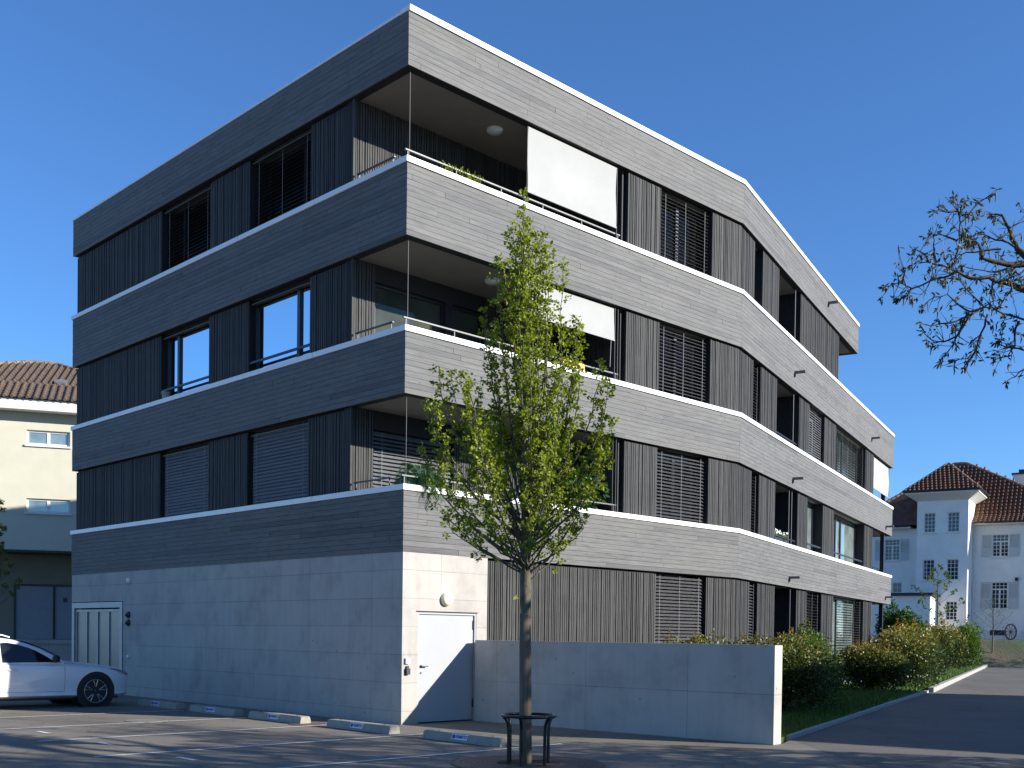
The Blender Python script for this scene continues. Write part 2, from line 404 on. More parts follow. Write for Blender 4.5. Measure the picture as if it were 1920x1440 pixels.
# ------------------------------------------------------------------ setting
def sheet(name, poly, z, mat, kind='structure'):
    mb = MB(); mb.face([(x, y, z) for x, y in poly], [(x, y) for x, y in poly]); return tag(mb.build(name, mat), kind=kind)
sheet('ground', [(-500, -300), (500, -300), (500, 900), (-500, 900)], -.05, 'soil')
KA, KB, KC, KD = Vector((4.45, 17.45)), Vector((12.9, 34.0)), Vector((13.05, 34.0)), Vector((30.3, 70.0))
sheet('parking_lot', [(-60, -40), (4.45, -40), (4.45, 17.45), (4.15, 16.8), (2.2, 18.5), (-.2, 20.6), (-1.5, 21.2), (-11.2, 31.0), (-4, 60), (-60, 60)], -.004, 'asphalt')
sheet('road', [(4.45, -40), (60, -40), (60, 70), (30.3, 70), (12.9, 34), (4.45, 17.45)], -.004, 'asphalt_dark')
# lawn strip between kerb and building
lawn_poly = [(4.38, 17.5), (12.84, 34.03), (13.0, 34.05), (30.22, 70), (22, 70), (15.3, 44.9), (5.2, 26.2), (-.55, 20.5), (4.0, 16.75)]
mb = MB(); mb.prism(lawn_poly, -.04, .05); tag(mb.build('lawn', 'lawn'), kind='structure')
# garden slope below the villa
mb = MB()
def gz(x, y):
    t = max(0, min(1, (y-70)/6.)); t = t*t*(3-2*t)
    return -.02 + 1.74*t + .05*math.sin(x*1.3+y*.7)*t
gx = [12+2*i for i in range(40)]; gy = [69.9, 70.6, 71.4, 72.3, 73.2, 74.2, 75.2, 76.2, 77.5, 80, 90, 110, 150, 240]
for i in range(len(gx)-1):
    for j in range(len(gy)-1):
        q = [(gx[i], gy[j]), (gx[i+1], gy[j]), (gx[i+1], gy[j+1]), (gx[i], gy[j+1])]
        mb.face([(x, y, gz(x, y)) for x, y in q], [(x, y) for x, y in q], .5, True)
tag(mb.build('garden_slope', 'gardenmix'), kind='structure')
# kerb stones
def kerb(a, b, w, h, label):
    a, b = Vector(a), Vector(b); d = (b-a).normalized(); n = Vector((d.y, -d.x)); l = (b-a).length; F = Fr(a, d, n); mb = MB(); u = 0
    while u < l-.2:
        e = min(u+1.0, l); mb.box(F, u, e-.012, -.05, h+random.uniform(-.004, .004), -w, 0, random.random()); u = e
    return tag(mb.build('kerb', 'kerb'), label, 'kerb')
kerb(KA, KB, .10, .062, 'low dark flush kerb edging the shaded lawn')
kerb(KC, KD, .16, .15, 'raised sunlit granite kerb along the far lawn')

# bay lines
mb = MB()
def line(p, q, w=.1):
    p, q = Vector(p), Vector(q); d = (q-p).normalized(); n = Vector((d.y, -d.x))*w/2
    mb.face([(*(p-n), .002), (*(p+n), .002), (*(q+n), .002), (*(q-n), .002)][::1])
oL = -dR
for u, o0, o1 in ((-4.05, .2, 5.2), (-1.62, .75, 6.2), (.72, 1.1, 6.0), (2.95, 1.3, 5.9), (5.3, 1.35, 5.0), (7.6, 1.4, 6.0), (10, 1.4, 6.)):
    line(C+dL*u+oL*o0, C+dL*u+oL*o1, .085)
for u in (-1.62, .72, 2.95, 5.3):
    p = C+dL*(u-1.1)+oL*5.4
    line(p, p+dL*.0+oL*.001+dL*.45, .08)
tag(mb.build('bay_markings', 'linepaint'), kind='structure')

# manhole covers
for (x, y, r, lb) in ((-6.45, 19.45, .36, 'round pale manhole cover in the sunlit asphalt, nearer the white car'), (-3.55, 19.2, .33, 'rusty round manhole cover beside the second bay line from the tree')):
    mb = MB(); mb.lathe((x, y, -.01), (0, 0, 1), [(r, 0), (r, .014), (r-.03, .016), (r-.035, .012), (r-.05, .012), (r-.05, .016), (.001, .017)], 28, .5, False)
    tag(mb.build('manhole_cover', simple('manhole_iron', (.22, .20, .17) if x < -5 else (.16, .09, .06), .8, .1, .2, 20.)), lb, 'manhole cover', 'manhole covers in the parking lot')

# ------------------------------------------------------------------ apartment building
bld = thing('apartment_building', 'four storey dark grey timber clad apartment block with white copings and concrete base', 'building', (C.x, C.y, 0))
tint_r = lambda: random.gauss(.55, .22)
def boards(mb, F, u0, u1, z0, z1, pitch=.098):
    n = round((z1-z0)/pitch); h = (z1-z0)/n
    for k in range(n):
        u = u0 - random.uniform(0, 3.5)
        while u < u1:
            e = u + random.uniform(3., 4.6)
            a, b2 = max(u, u0), min(e, u1)
            if b2-a > .01:
                mb.box(F, a, b2-(.006 if b2 < u1 else 0), z0+k*h+.0026, z0+(k+1)*h-.0026, -.024, random.uniform(-.002, .0015), min(1, max(0, tint_r())))
            u = e
def band(z0, z1, end, endb, Fend, le, thin_left=False):
    mb = MB()
    boards(mb, FL, .026, LL, z0, z1-.1); boards(mb, F1, 0, L1, z0, z1-.1); boards(mb, F2, .004, le, z0, z1-.1); boards(mb, Fend, .026, 9.0, z0, z1-.1)
    p = mb.build('timber_band', 'board', bld)
    mb = MB(); poly = [Lb, Lp, C, B, end, endb]
    rail(mb, poly, -.20, -.026, z0+.002, z1-.10); q = mb.build('parapet', 'backing', p)
    # slab
    mb = MB(); mb.prism([tuple(v) for v in offs(poly, -.205)], z0+.012, z0+.30); mb.build('floor_slab', 'soffit', p)
    mb = MB()
    if thin_left:
        rail(mb, [C, B, end, endb], -.24, .03, z1-.10, z1, 3.)
        A = C + dL*.0
        rail(mb, [Lb, Lp, C-dR*.0+dL*.03], -.24, .02, z1-.098, z1-.052)
    else: rail(mb, poly, -.24, .03, z1-.10, z1, 3.)
    mb.build('white_coping', 'coping', p)
    return p
bands = [band(Z['b1'], Z['c1'], Ee, Eb, FE, LB_), band(Z['b2'], Z['c2'], Ee, Eb, FE, LB_), band(Z['b3'], Z['c3'], Ee, Eb, FE, LB_), band(Z['b4'], Z['c4'], Er, Erb, FEr, LA, True)]
mb = MB(); mb.prism([tuple(v) for v in offs([Lb, Lp, C, B, Er, Erb], -.25)], Z['b4']+.31, Z['c4']-.12); mb.build('roof_deck', 'backing', bld)

def cladding(F, u0, u1, z0, z1, w=-.09, back=.30, nm='timber_cladding', ends=True):
    mb = MB(); u = u0
    while u < u1-.01:
        bw = random.choice((.050, .062, .070, .056)); e = min(u+bw, u1)
        if u1-e < .03: e = u1
        g = random.choice((.008, .010, .013)); d = random.choice((-.012, -.004, 0, 0))
        mb.box(F, u+g, e-g, z0, z1, w-.035, w+d, min(1, max(0, random.gauss(.5, .28)))); u = e
    p = mb.build(nm, 'batten', bld)
    mb = MB(); mb.box(F, u0+.04, u1-.04, z0-.15, z1+.03, w-back, w-.036); mb.build('wall_core', 'backing', p)
    return p
def blind(F, u0, u1, z0, z1, w, ang, mat, parent, pitch=.074, cords=3, width=.066):
    mb = MB(); z = z1-.05
    while z > z0:
        mb.slat(F, u0, u1, z, w, width, .004, -ang+random.uniform(-.02, .02)); z -= pitch
        b_ = mb.build('venetian_blind', mat, parent)
    mb = MB()
    for k in range(cords):
        u = u0 + (u1-u0)*(.09 + .82*k/(cords-1))
        mb.box(F, u-.004, u+.004, z0, z1, w+.042, w+.046)
    mb.build('ladder_cord', 'cord', b_)
    return b_
def window(F, u0, u1, z0, z1, w=-.42, mull=(), mat='glass', rail_h=None, fw=.07):
    mb = MB()
    us = [u0]+[u0+(u1-u0)*q for q in mull]+[u1]
    mb.box(F, u0, u1, z0, z0+fw, w-.04, w+.03); mb.box(F, u0, u1, z1-fw, z1, w-.04, w+.03)
    for k, u in enumerate(us):
        a, b2 = (u, u+fw) if k == 0 else (u-fw, u) if k == len(us)-1 else (u-fw*.7, u+fw*.7)
        mb.box(F, a, b2, z0+fw, z1-fw, w-.045, w+.035)
    p = mb.build('window', 'frame', bld)
    mb = MB(); mb.box(F, u0+.01, u1-.01, z0+.01, z1-.01, w-.03, w-.01); mb.build('pane', mat, p)
    mb = MB(); mb.box(F, u0-.02, u1+.02, z0-.1, z1+.1, w-.25, w-.05); mb.build('room_backing', 'backing', p)
    if rail_h:
        mb = MB()
        for h in (rail_h,): mb.box(F, u0-.02, u1+.02, h, h+.045, -.16, -.12)
        mb.build('window_rail', 'steel', p)
    return p
TOPS = {0: Z['b1'], 1: Z['b2'], 2: Z['b3'], 3: Z['b4']}; BOTS = {0: 0, 1: Z['c1'], 2: Z['c2'], 3: Z['c3']}
# concrete base
mb = MB()
mb.box(FL, 10.9, 11.0, 0, 3.0, -.35, -.03); 
mb = MB()
wL = -.012
def cbox(F, *a): mb.box(F, *a)
cbox(FL, .3, 11.03, -.2, 3.045, -.3, wL); cbox(FL, 11.03, 14.075, 2.32, 3.045, -.3, wL); cbox(FL, 14.075, 14.11, -.2, 3.045, -.3, wL)
cbox(F1, .012, .36, -.2, 3.043, -.297, wL); cbox(F1, .36, 1.77, 2.0, 3.043, -.297, wL); cbox(F1, 1.77, 2.04, -.2, 3.043, -.297, wL)
mb.build('concrete_base', 'concrete', bld)
# concrete base door
mb = MB(); mb.box(F1, .36, .40, 0, 2.0, -.16, -.02); mb.box(F1, 1.735, 1.77, 0, 2.0, -.16, -.02); mb.box(F1, .40, 1.735, 1.955, 2.0, -.16, -.02)
door = mb.build('door', 'paint_door', bld)
mb = MB(); mb.box(F1, .407, 1.728, .02, 1.949, -.12, -.05); dl = mb.build('door_leaf', 'paint_door', door)
mb = MB(); mb.box(F1, .36, 1.77, -.05, 2.0, -.25, -.165); mb.build('door_gap', 'backing', door)
mb = MB(); mb.lathe(F1(.475, -.05, 1.02), (*(-dL), 0), [(.026, 0), (.026, .012), (.01, .014), (.01, .05)], 12)
mb.tube([F1(.475, -.002, 1.02), F1(.60, 0.0, 1.02)], .011, 8); mb.lathe(F1(.475, -.05, .90), (*(-dL), 0), [(.02, 0), (.02, .01)], 10)
mb.build('door_handle', 'rod', door)
for z in (1.7, .25):
    mb = MB(); mb.tube([F1(1.722, -.035, z), F1(1.722, -.035, z+.16)], .014, 8); mb.build('hinge', 'steel', door)
mb = MB(); mb.box(F1, .33, 1.80, 2.0, 2.012, -.01, .012); mb.build('drip_edge', 'steel', door)
mb = MB(); mb.lathe(F1(1.013, -.012, 2.235), (*(-dL), 0), [(.125, 0), (.125, .03), (.115, .07), (.08, .095), (.001, .105)], 24); mb.build('wall_lamp', 'lampglass', bld)
mb = MB(); mb.box(F1, .075, .165, 1.07, 1.17, -.012, .03); mb.build('switch_box', 'white', bld)
mb = MB(); mb.box(F1, .085, .165, .88, .99, -.012, .04); mb.box(F1, .10, .15, .99, 1.03, -.012, .02); mb.build('key_safe', 'steel', bld)
# garage gate in the left facade
mb = MB()
mb.box(FL, 11.05, 11.19, 0, 2.3, -.12, .004); mb.box(FL, 13.92, 14.065, 0, 2.3, -.12, .004); mb.box(FL, 11.19, 13.92, 2.16, 2.3, -.12, .004)
gate = mb.build('garage_gate', 'alu', bld)
mb = MB()
for k in range(5):
    u = 11.24 + k*(13.87-11.24)/4; mb.box(FL, u-.03, u+.03, .02, 2.12, -.10, -.03)
mb.box(FL, 11.21, 13.90, 2.06, 2.12, -.101, -.028); mb.build('gate_rails', 'alu', gate)
for k in range(4):
    a = 11.24 + k*(13.87-11.24)/4 + .03; b2 = 11.24 + (k+1)*(13.87-11.24)/4 - .03
    mb = MB(); mb.box(FL, a, b2, .02, 2.06, -.09, -.06); mb.build('gate_panel', 'panel', gate)
mb = MB(); mb.box(FL, 11.04, 14.07, -.1, 2.31, -.28, -.125); mb.build('gate_backing', 'backing', gate)
mb = MB(); mb.lathe(FL(10.70, wL, 2.81), (*(-dR), 0), [(.075, 0), (.075, .03), (.06, .06), (.001, .075)], 18); mb.build('wall_lamp', 'white', bld)
for z in (1.975, 1.78):
    mb = MB(); mb.lathe(FL(10.71, wL, z), (*(-dR), 0), [(.085, 0), (.085, .03), (.06, .05), (.035, .05), (.03, .09), (.001, .095)], 16); mb.build('signal_light', 'black', bld)
mb = MB(); mb.lathe(FL(10.73, wL, .94), (*(-dR), 0), [(.045, 0), (.045, .03), (.001, .05)], 14); mb.build('push_button', 'white', bld)

# left facade storeys
for f in (1, 2, 3):
    z0, z1 = BOTS[f]-.35, TOPS[f]-.035
    for a, b2 in ((1.67, 3.12), (5.38, 7.03), (9.30, 14.06)): cladding(FL, a, b2, z0, z1)
    for a, b2, flip in ((3.12, 5.38, 0), (7.03, 9.30, 1)):
        wmull = (.26,) if not flip else (.74,)
        p = window(FL, a+.01, b2-.01, BOTS[f]-.25, z1+.02, -.27 if f == 2 else -.40, wmull, 'glass' if f == 2 else 'glassdark', BOTS[f]+.22 if f == 2 else None)
        mb = MB(); mb.box(FL, a+.02, b2-.02, z1-.075, z1-.05, -.235, -.15); mb.build('blind_casing', 'slatdark', p)
        if f == 3: blind(FL, a+.05, b2-.05, BOTS[f]-.2, z1-.03, -.22, math.radians(38), 'slatdark', p, .08)
        if f == 1: blind(FL, a+.03, b2-.12, BOTS[f]-.2, z1-.02, -.17, math.radians(71), 'slatlight', p, .072, 2, .082)
# left wall core end return (gable side, away from the camera)
for f in (0, 1, 2, 3):
    mb = MB(); FLB = Fr(Lp, dR, dL); mb.box(FLB, .12, 14.4, (BOTS[f]-.3 if f else -.1), TOPS[f]-.005, -.4, -.12 if f else -.02); mb.build('gable_wall', 'batten' if f else 'concrete', bld)

# right facade storeys
def loggia_soffit_lamp(f):
    p = C + dR*2.75 + dL*.73
    mb = MB(); mb.lathe((p.x, p.y, TOPS[f]+.012), (0, 0, -1), [(.16, 0), (.16, .04), (.12, .075), (.001, .085)], 20); mb.build('ceiling_lamp', 'white', bld)
def balcony_rail(F, u0, u1, z, w=-.13, n=5, h=.17):
    mb = MB(); mb.box(F, u0, u1, z+h-.012, z+h+.012, w-.02, w+.02)
    p = mb.build('balcony_rail', 'rod' if F is F1 else 'steel', bld)
    for k in range(n):
        mb = MB(); u = u0+.06+(u1-u0-.12)*k/max(1, n-1); mb.box(F, u-.008, u+.008, z-.02, z+h-.013, w-.008, w+.008)
        mb.build('rail_post', 'rod' if F is F1 else 'steel', p)
def rod(F, u, w, z0, z1, r=.006):
    mb = MB(); mb.tube([F(u, w, z0), F(u, w, z1)], r, 6); mb.build('steel_rod', 'rod', bld)
def sunshade(F, u0, u1, z0, z1, w):
    mb = MB(); n = 14
    for k in range(n):
        a, b2 = z1+(z0-z1)*k/n, z1+(z0-z1)*(k+1)/n
        o = lambda q: w+.012*math.sin(q*5.)
        P = [F(u0, o(a), a), F(u1, o(a), a), F(u1, o(b2), b2), F(u0, o(b2), b2)]
        mb.face(P[::-1], None, .5, True)
    mb.box(F, u0-.01, u1+.01, z0-.03, z0, w-.015, w+.015)
    p = mb.build('sunshade', 'fabric', bld)
    for ug in (u0-.02, u1+.02):
        mb = MB(); mb.tube([F(ug, w, z1), F(ug, w, min(z0, z1-1.5))], .012, 6); mb.build('guide_rail', 'steel', p)
for f in (1, 2, 3):
    zb, zt = BOTS[f], TOPS[f]
    z0, z1 = zb-.35, zt-.035
    # loggia back wall
    if f == 1:
        cladding(FG, .05, .60, z0-.4, zt, -.0, .25); cladding(FG, 2.62, 5.9, z0-.4, zt, -.0, .25)
        p = window(FG, .61, 2.61, zb-.6, zt-.35, -.16, (.5,), 'glass'); blind(FG, .64, 2.58, zb-.5, zt-.38, -.07, math.radians(50), 'slatwhite', p, .075, 2)
        mb = MB(); mb.box(FG, .6, 2.62, zt-.34, zt+.01, -.25, -.01); mb.build('lintel', 'backing', bld)
    elif f == 2:
        cladding(FG, .05, .60, z0-.4, zt, -.0, .25); cladding(FG, 3.40, 5.9, z0-.4, zt, -.0, .25)
        window(FG, .61, 2.36, zb-.6, zt-.32, -.12, (), 'glassdim', None, .05); window(FG, 2.55, 3.38, zb-.6, zt-.32, -.10, (), 'glassdim', None, .06)
        mb = MB(); mb.box(FG, .6, 3.40, zt-.31, zt+.01, -.25, -.008); mb.box(FG, 2.37, 2.54, z0-.4, zt-.31, -.25, -.01); mb.build('lintel', 'backing', bld)
    else:
        cladding(FG, .05, 5.9, z0-.4, zt, -.0, .25)
    loggia_soffit_lamp(f)
    # loggia closing wall (perpendicular) and piers
    FS = Fr(C + dR*5.95, dL, -dR); cladding(FS, .16, 1.66, z0-.4, zt, 0, .02)
    cladding(F1, 6.03, 7.18, z0, z1, -.07, .3)
    cladding(F1, 9.07, L1-.006, z0, z1, -.07, .3); cladding(F2, .012, 1.25, z0, z1, -.07, .3)
    p = window(F1, 7.19, 9.06, zb-.25, z1+.02, -.40, (.5,), 'glassdark')
    if f == 3: blind(F1, 7.22, 9.0, zb-.2, z1-.05, -.16, math.radians(4), 'slatdark', p, .078, 3, .05)
    else: blind(F1, 7.21, 8.98, zb-.2, z1-.05, -.15, math.radians(34 if f == 2 else 42), 'slat', p, .076)
    # balcony fittings
    rod(F1, .14, -.12, zb-.05, zt+.02); rod(F1, 5.72, -.12, zb-.05, zt+.02)
    if f != 3: rod(F1, 5.80, -.10, zb-.05, zt+.02, .006)
    balcony_rail(F1, .05, 5.84, zb, -.13, 6); balcony_rail(FL, .5, 1.62, zb, -.12, 2)
    # right wing
    cladding(F2, 1.93, 3.50, z0, z1, -.07, .35)
    p = window(F2, 1.26, 1.92, zb-.25, z1+.02, -.40, (), 'glassdark')
    if f != 3: blind(F2, 1.27, 1.80, zb-.2, z1-.05, -.16, math.radians(20), 'slat', p, .078, 2)
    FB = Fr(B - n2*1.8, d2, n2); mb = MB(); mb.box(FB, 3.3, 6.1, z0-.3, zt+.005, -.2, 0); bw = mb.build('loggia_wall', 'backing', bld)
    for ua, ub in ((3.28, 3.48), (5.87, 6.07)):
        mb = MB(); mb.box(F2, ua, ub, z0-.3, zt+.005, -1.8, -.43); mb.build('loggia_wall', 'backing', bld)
    rod(F2, 5.45, -.14, zb-.05, zt+.02, .014)
    if f == 1: rod(F2, 5.15, -.14, zb-.05, zt+.02, .014)
    if f != 3: balcony_rail(F2, 3.55, 5.8, zb, -.13, 3)
    if f == 3:
        cladding(F2, 5.85, 8.2, z0, z1, -.07, .35); cladding(F2, 8.2, 10.84, z0, z1, -.068, .35)
        FT = Fr(B + d2*10.84, -n2, d2); cladding(FT, .10, 8.4, z0, z1, -.0, .3)
    else:
        cladding(F2, 5.85, 7.05, z0, z1, -.07, .35); cladding(F2, 9.0, 10.60, z0, z1, -.07, .35); cladding(F2, 15.55, 17.10, z0, z1, -.07, .35)
        FT = Fr(B + d2*17.10, -n2, d2); cladding(FT, .10, 9.0, z0, z1, -.0, .3)
        p = window(F2, 7.06, 8.99, zb-.25, z1+.02, -.40, (.5,), 'glassgreen', zb+.2 if f == 1 else None)
        if f == 2: blind(F2, 7.1, 8.85, zb-.2, z1-.05, -.16, math.radians(55), 'slatwhite', p, .072, 3)
        p = window(F2, 10.61, 15.54, zb-.25, z1+.02, -.42, (.34, .5), 'glassgreen', zb+.2 if f == 1 else None)
        if f == 2:
            blind(F2, 10.65, 12.9, zb-.2, z1-.05, -.16, math.radians(14), 'slat', p, .09, 3); blind(F2, 13.0, 15.4, zb-.2, z1-.05, -.16, math.radians(10), 'slatdark', p, .09, 3)
        mb = MB(); mb.box(F2, 19.75, 19.90, zb-.85, zt+.01, -.27, -.12); mb.build('steel_column', 'steel', bld)
        balcony_rail(F2, 17.3, 19.6, zb, -.3, 3, .22)
        balcony_rail(FE, .4, 3.4, zb, -.12, 3, .22)
sunshade(F1, 3.05, 5.68, 10.22, 11.45, -.10); sunshade(F1, 3.05, 5.68, 7.86, 8.52, -.10); sunshade(F2, 17.2, 20.4, 7.35, 8.5, -.10)
mb = MB(); mb.tube([F1(5.58, -.10, 7.84), F1(5.50, -.05, 7.25)], .012, 6); mb.build('crank_rod', 'rod', bld)
# ground floor right
cladding(F1, 2.052, 7.18, .02, Z['b1']-.05, -.06, .3); cladding(F1, 9.07, L1-.006, .02, Z['b1']-.04, -.07, .3); cladding(F2, .012, 1.25, .02, Z['b1']-.04, -.07, .3)
p = window(F1, 7.19, 9.06, .15, Z['b1']-.02, -.40, (.5,), 'glassdark'); blind(F1, 7.21, 8.98, .2, Z['b1']-.06, -.15, math.radians(48), 'slat', p, .076)
p = window(F2, 1.26, 1.92, .15, Z['b1']-.02, -.40, (), 'glassdark'); blind(F2, 1.27, 1.80, .2, Z['b1']-.06, -.16, math.radians(35), 'slat', p, .076, 2)
cladding(F2, 1.93, 3.58, .02, Z['b1']-.04, -.07, .35); cladding(F2, 5.91, 7.10, .02, Z['b1']-.04, -.07, .35); cladding(F2, 9.0, 10.66, .02, Z['b1']-.04, -.07, .35); cladding(F2, 15.62, 17.2, .02, Z['b1']-.04, -.07, .35)
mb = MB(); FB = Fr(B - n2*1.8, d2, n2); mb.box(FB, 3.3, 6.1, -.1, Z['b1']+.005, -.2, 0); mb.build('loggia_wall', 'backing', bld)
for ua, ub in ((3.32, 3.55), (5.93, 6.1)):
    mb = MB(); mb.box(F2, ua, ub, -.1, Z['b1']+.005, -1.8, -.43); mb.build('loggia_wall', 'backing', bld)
rod(F2, 5.45, -.14, 0, Z['b1'], .014)
p = window(F2, 7.11, 8.99, .6, Z['b1']-.02, -.40, (.5,), 'glassdark'); blind(F2, 7.15, 8.85, 1.75, Z['b1']-.06, -.16, math.radians(8), 'slat', p, .09, 3)
p = window(F2, 10.67, 15.61, .3, Z['b1']-.02, -.42, (.4,), 'glassgreen'); blind(F2, 12.9, 15.45, .6, Z['b1']-.06, -.16, math.radians(8), 'slat', p, .09, 3)
FT = Fr(B + d2*17.2, -n2, d2); cladding(FT, .10, 9.0, .02, Z['b1']-.04, 0, .3)
mb = MB(); mb.box(F2, 19.75, 19.90, -.05, Z['b1']+.01, -.27, -.12); mb.build('steel_column', 'steel', bld)
mb = MB(); mb.box(F1, 2.05, L1-.02, -.1, .3, -.3, -.12); mb.box(F2, .01, 17.15, -.1, .25, -.3, -.04); mb.build('plinth', 'concrete', bld)
# interior core keeps light from passing through the block
mb = MB()
core = [C+dR*.5+dL*2.3, C+dR*L1+dL*2.3, B+d2*16.5-n2*2.3, B+d2*16.5-n2*9.2, Lb-dR*.6-dL*.7, Lp+dR*.6-dL*.7]
mb.prism([tuple(v) for v in core], 0, Z['b4']-.3-.9)
mb.build('inner_core', 'backing', bld)
core2 = [C+dR*.5+dL*2.3, C+dR*L1+dL*2.3, B+d2*10.3-n2*2.3, B+d2*10.3-n2*8.0, Lb-dR*.6-dL*.7, Lp+dR*.6-dL*.7]
mb = MB(); mb.prism([tuple(v) for v in core2], Z['b4']-1.15, Z['b4']); mb.build('inner_core', 'backing', bld)
# water spouts
def spout(F, u, z):
    mb = MB(); mb.box(F, u-.045, u+.045, z-.012, z+.055, -.03, .30); mb.box(F, u-.02, u+.02, z-.10, z-.013, .0, .03)
    mb.build('water_spout', 'slat', bld)
spout(F2, 8.9, 11.98)
for z, us in ((9.0, (5.0, 16.2)), (6.05, (5.0, 19.4)), (3.28, (4.8, 19.6))):
    for u in us: spout(F2, u, z)
spout(F1, 3.35, 8.75)

# things on the balconies
def leaf_ball(mb, c, r, n, size, flat=1., droop=0.):
    for _ in range(n):
        d = Vector((random.gauss(0, 1), random.gauss(0, 1), random.gauss(0, 1)*flat)).normalized()
        p = Vector(c) + Vector((d.x*r, d.y*r, d.z*r*flat))*random.uniform(.3, 1)
        ld = (d + Vector((random.gauss(0, .5), random.gauss(0, .5), random.gauss(0, .5)-droop))).normalized()
        nr = ld.orthogonal().normalized(); nr.rotate(Matrix.Rotation(random.uniform(0, 6.28), 3, ld))
        mb.leaf(p, ld, nr, size*random.uniform(.7, 1.3), size*.28, random.random())
def pot(root, c, r, h, mat='terracotta'):
    mb = MB(); mb.lathe(c, (0, 0, 1), [(r*.75, 0), (r*.97, h*.85), (r*1.06, h*.86), (r*1.06, h), (r*.9, h), (r*.88, h*.9), (.001, h*.9)], 18); return mb.build('pot', mat, root)
P0 = Vector(FL(9.05, -.10, Z['c2']))
pt = thing('plant_pot', 'empty pale grey pot on white coping at left edge of the reflecting window', 'pot', P0); pot(pt, P0, .10, .18)
# potted palm at the first floor corner
P0 = Vector(F1(.62, -.32, Z['c1']-.74)); pm = thing('potted_palm', 'blue green potted palm on first floor corner balcony, fronds over coping', 'plant', P0)
pot(pm, P0, .2, .35)
def frond(mb, a, L, h):
    d = Vector((math.cos(a), math.sin(a), 0)); pts = []
    for k in range(8):
        t = k/7; pts.append(P0 + Vector((0, 0, .6+h)) + d*L*t + Vector((0, 0, .42*math.sin(t*2.2)-.50*t*t)))
    mb.tube(pts, [.009*(1-.1*k) for k in range(8)], 5, True, .9)
    for k in range(1, 36):
        t = k/36*7; i = min(6, int(t)); p = pts[i].lerp(pts[i+1], t-i); tan = (pts[i+1]-pts[i]).normalized()
        sd = tan.cross(Vector((0, 0, 1))).normalized()
        for s in (-1, 1):
            ld = (sd*s + tan*.7 + Vector((0, 0, -.25))).normalized()
            mb.leaf(p, ld, Vector((0, 0, 1)), .26*(1-.5*abs(t/7-.45)), .014, random.random())
mb = MB()
for k in range(15): frond(mb, k*2.4+.3, random.uniform(.38, .62), random.uniform(.05, .38))
mb.build('fronds', 'palm_leaf', pm)
# leafy plant behind the tree on the first floor
P0 = Vector(F1(5.15, -.5, Z['c1']-.86)); sp_ = thing('potted_shrub', 'dark green leafy pot plant at right end of first floor loggia', 'plant', P0); pot(sp_, P0, .2, .35)
mb = MB(); leaf_ball(mb, P0+Vector((0, 0, 1.25)), .55, 420, .14, 1.1, .5); mb.build('foliage', 'yew_leaf', sp_)
mb = MB(); mb.tube([P0+Vector((0, 0, .3)), P0+Vector((.02, 0, 1.2))], .02, 6); mb.build('stem', 'twig', sp_)
# top floor planter and first floor flower box
def planter(F, u0, u1, w, zb, label, lm, flower):
    P0 = Vector(F((u0+u1)/2, w, zb)); t_ = thing('flower_box', label, 'flower box', P0)
    mb = MB(); mb.box(F, u0, u1, zb, zb+.16, w-.08, w+.08); mb.build('box', 'steel', t_)
    mb = MB()
    n_ = int((u1-u0)*150)
    for _ in range(n_):
        p = Vector(F(random.uniform(u0, u1), w+random.uniform(-.08, .1), zb+.15+random.uniform(0, .14)))
        ld = Vector((random.gauss(0, .6), random.gauss(0, .6), 1)).normalized(); nr = ld.orthogonal()
        mb.leaf(p, ld, nr, .07, .015, random.random())
    mb.build('leaves', lm, t_)
    if flower:
        mb = MB()
        for _ in range(46):
            p = Vector(F(random.uniform(u0, u1), w+random.uniform(-.09, .12), zb+.26+random.uniform(0, .10)))
            mb.lathe(p, (random.gauss(0, .4)+.4, -.5, .6), [(.001, .012), (.028, .008), (.034, -.004), (.001, -.012)], 7)
        mb.build('flowers', 'petal', t_)
planter(F2, 3.75, 5.1, -.22, Z['c1']-.02, 'dark flower box with white flowers on the right wing balcony', 'shrub_green', True)
planter(F1, .9, 1.9, -.16, Z['c3']-.10, 'low planter of yellow green sprigs behind the top floor rail', 'maple_leaf', False)
P0 = Vector(F1(2.95, -.2, Z['c2']-.02)); t_ = thing('watering_can', 'small red watering can on second floor balcony behind the tree', 'can', P0)
mb = MB(); mb.lathe(P0, (0, 0, 1), [(.07, 0), (.075, .03), (.07, .17), (.055, .19), (.001, .19)], 14); mb.build('can_body', 'red', t_)
mb = MB(); mb.tube([P0+Vector((.06, .05, .06)), P0+Vector((.16, .15, .2))], [.02, .012], 8); mb.build('spout', 'red', t_)
mb = MB(); mb.tube([P0+Vector((-.06, -.05, .05)), P0+Vector((-.13, -.12, .12)), P0+Vector((-.05, -.04, .19))], .009, 6); mb.build('handle', 'red', t_)
P0 = F1(4.35, -.13, Z['c2'])
mb = MB(); FD = F1
for k in range(10):
    a0, a1 = math.pi*k/10, math.pi*(k+1)/10
    f_ = lambda a, u: F1(u, -.13+.05*math.cos(a), Z['c2']+.13+.07*math.sin(a)) 
    mb.face([f_(a0, 4.1), f_(a0, 4.75), f_(a1, 4.75), f_(a1, 4.1)], None, .5, True)
mb.face([F1(4.1, -.08, Z['c2']+.13), F1(4.75, -.08, Z['c2']+.13), F1(4.75, -.07, Z['c2']+.01), F1(4.1, -.07, Z['c2']+.01)])
mb.face([F1(4.1, -.18, Z['c2']+.13), F1(4.75, -.18, Z['c2']+.13), F1(4.75, -.19, Z['c2']+.02), F1(4.1, -.19, Z['c2']+.02)])
tag(mb.build('cloth', 'yellow'), 'folded yellow cloth hung over the second floor balcony rail', 'cloth')

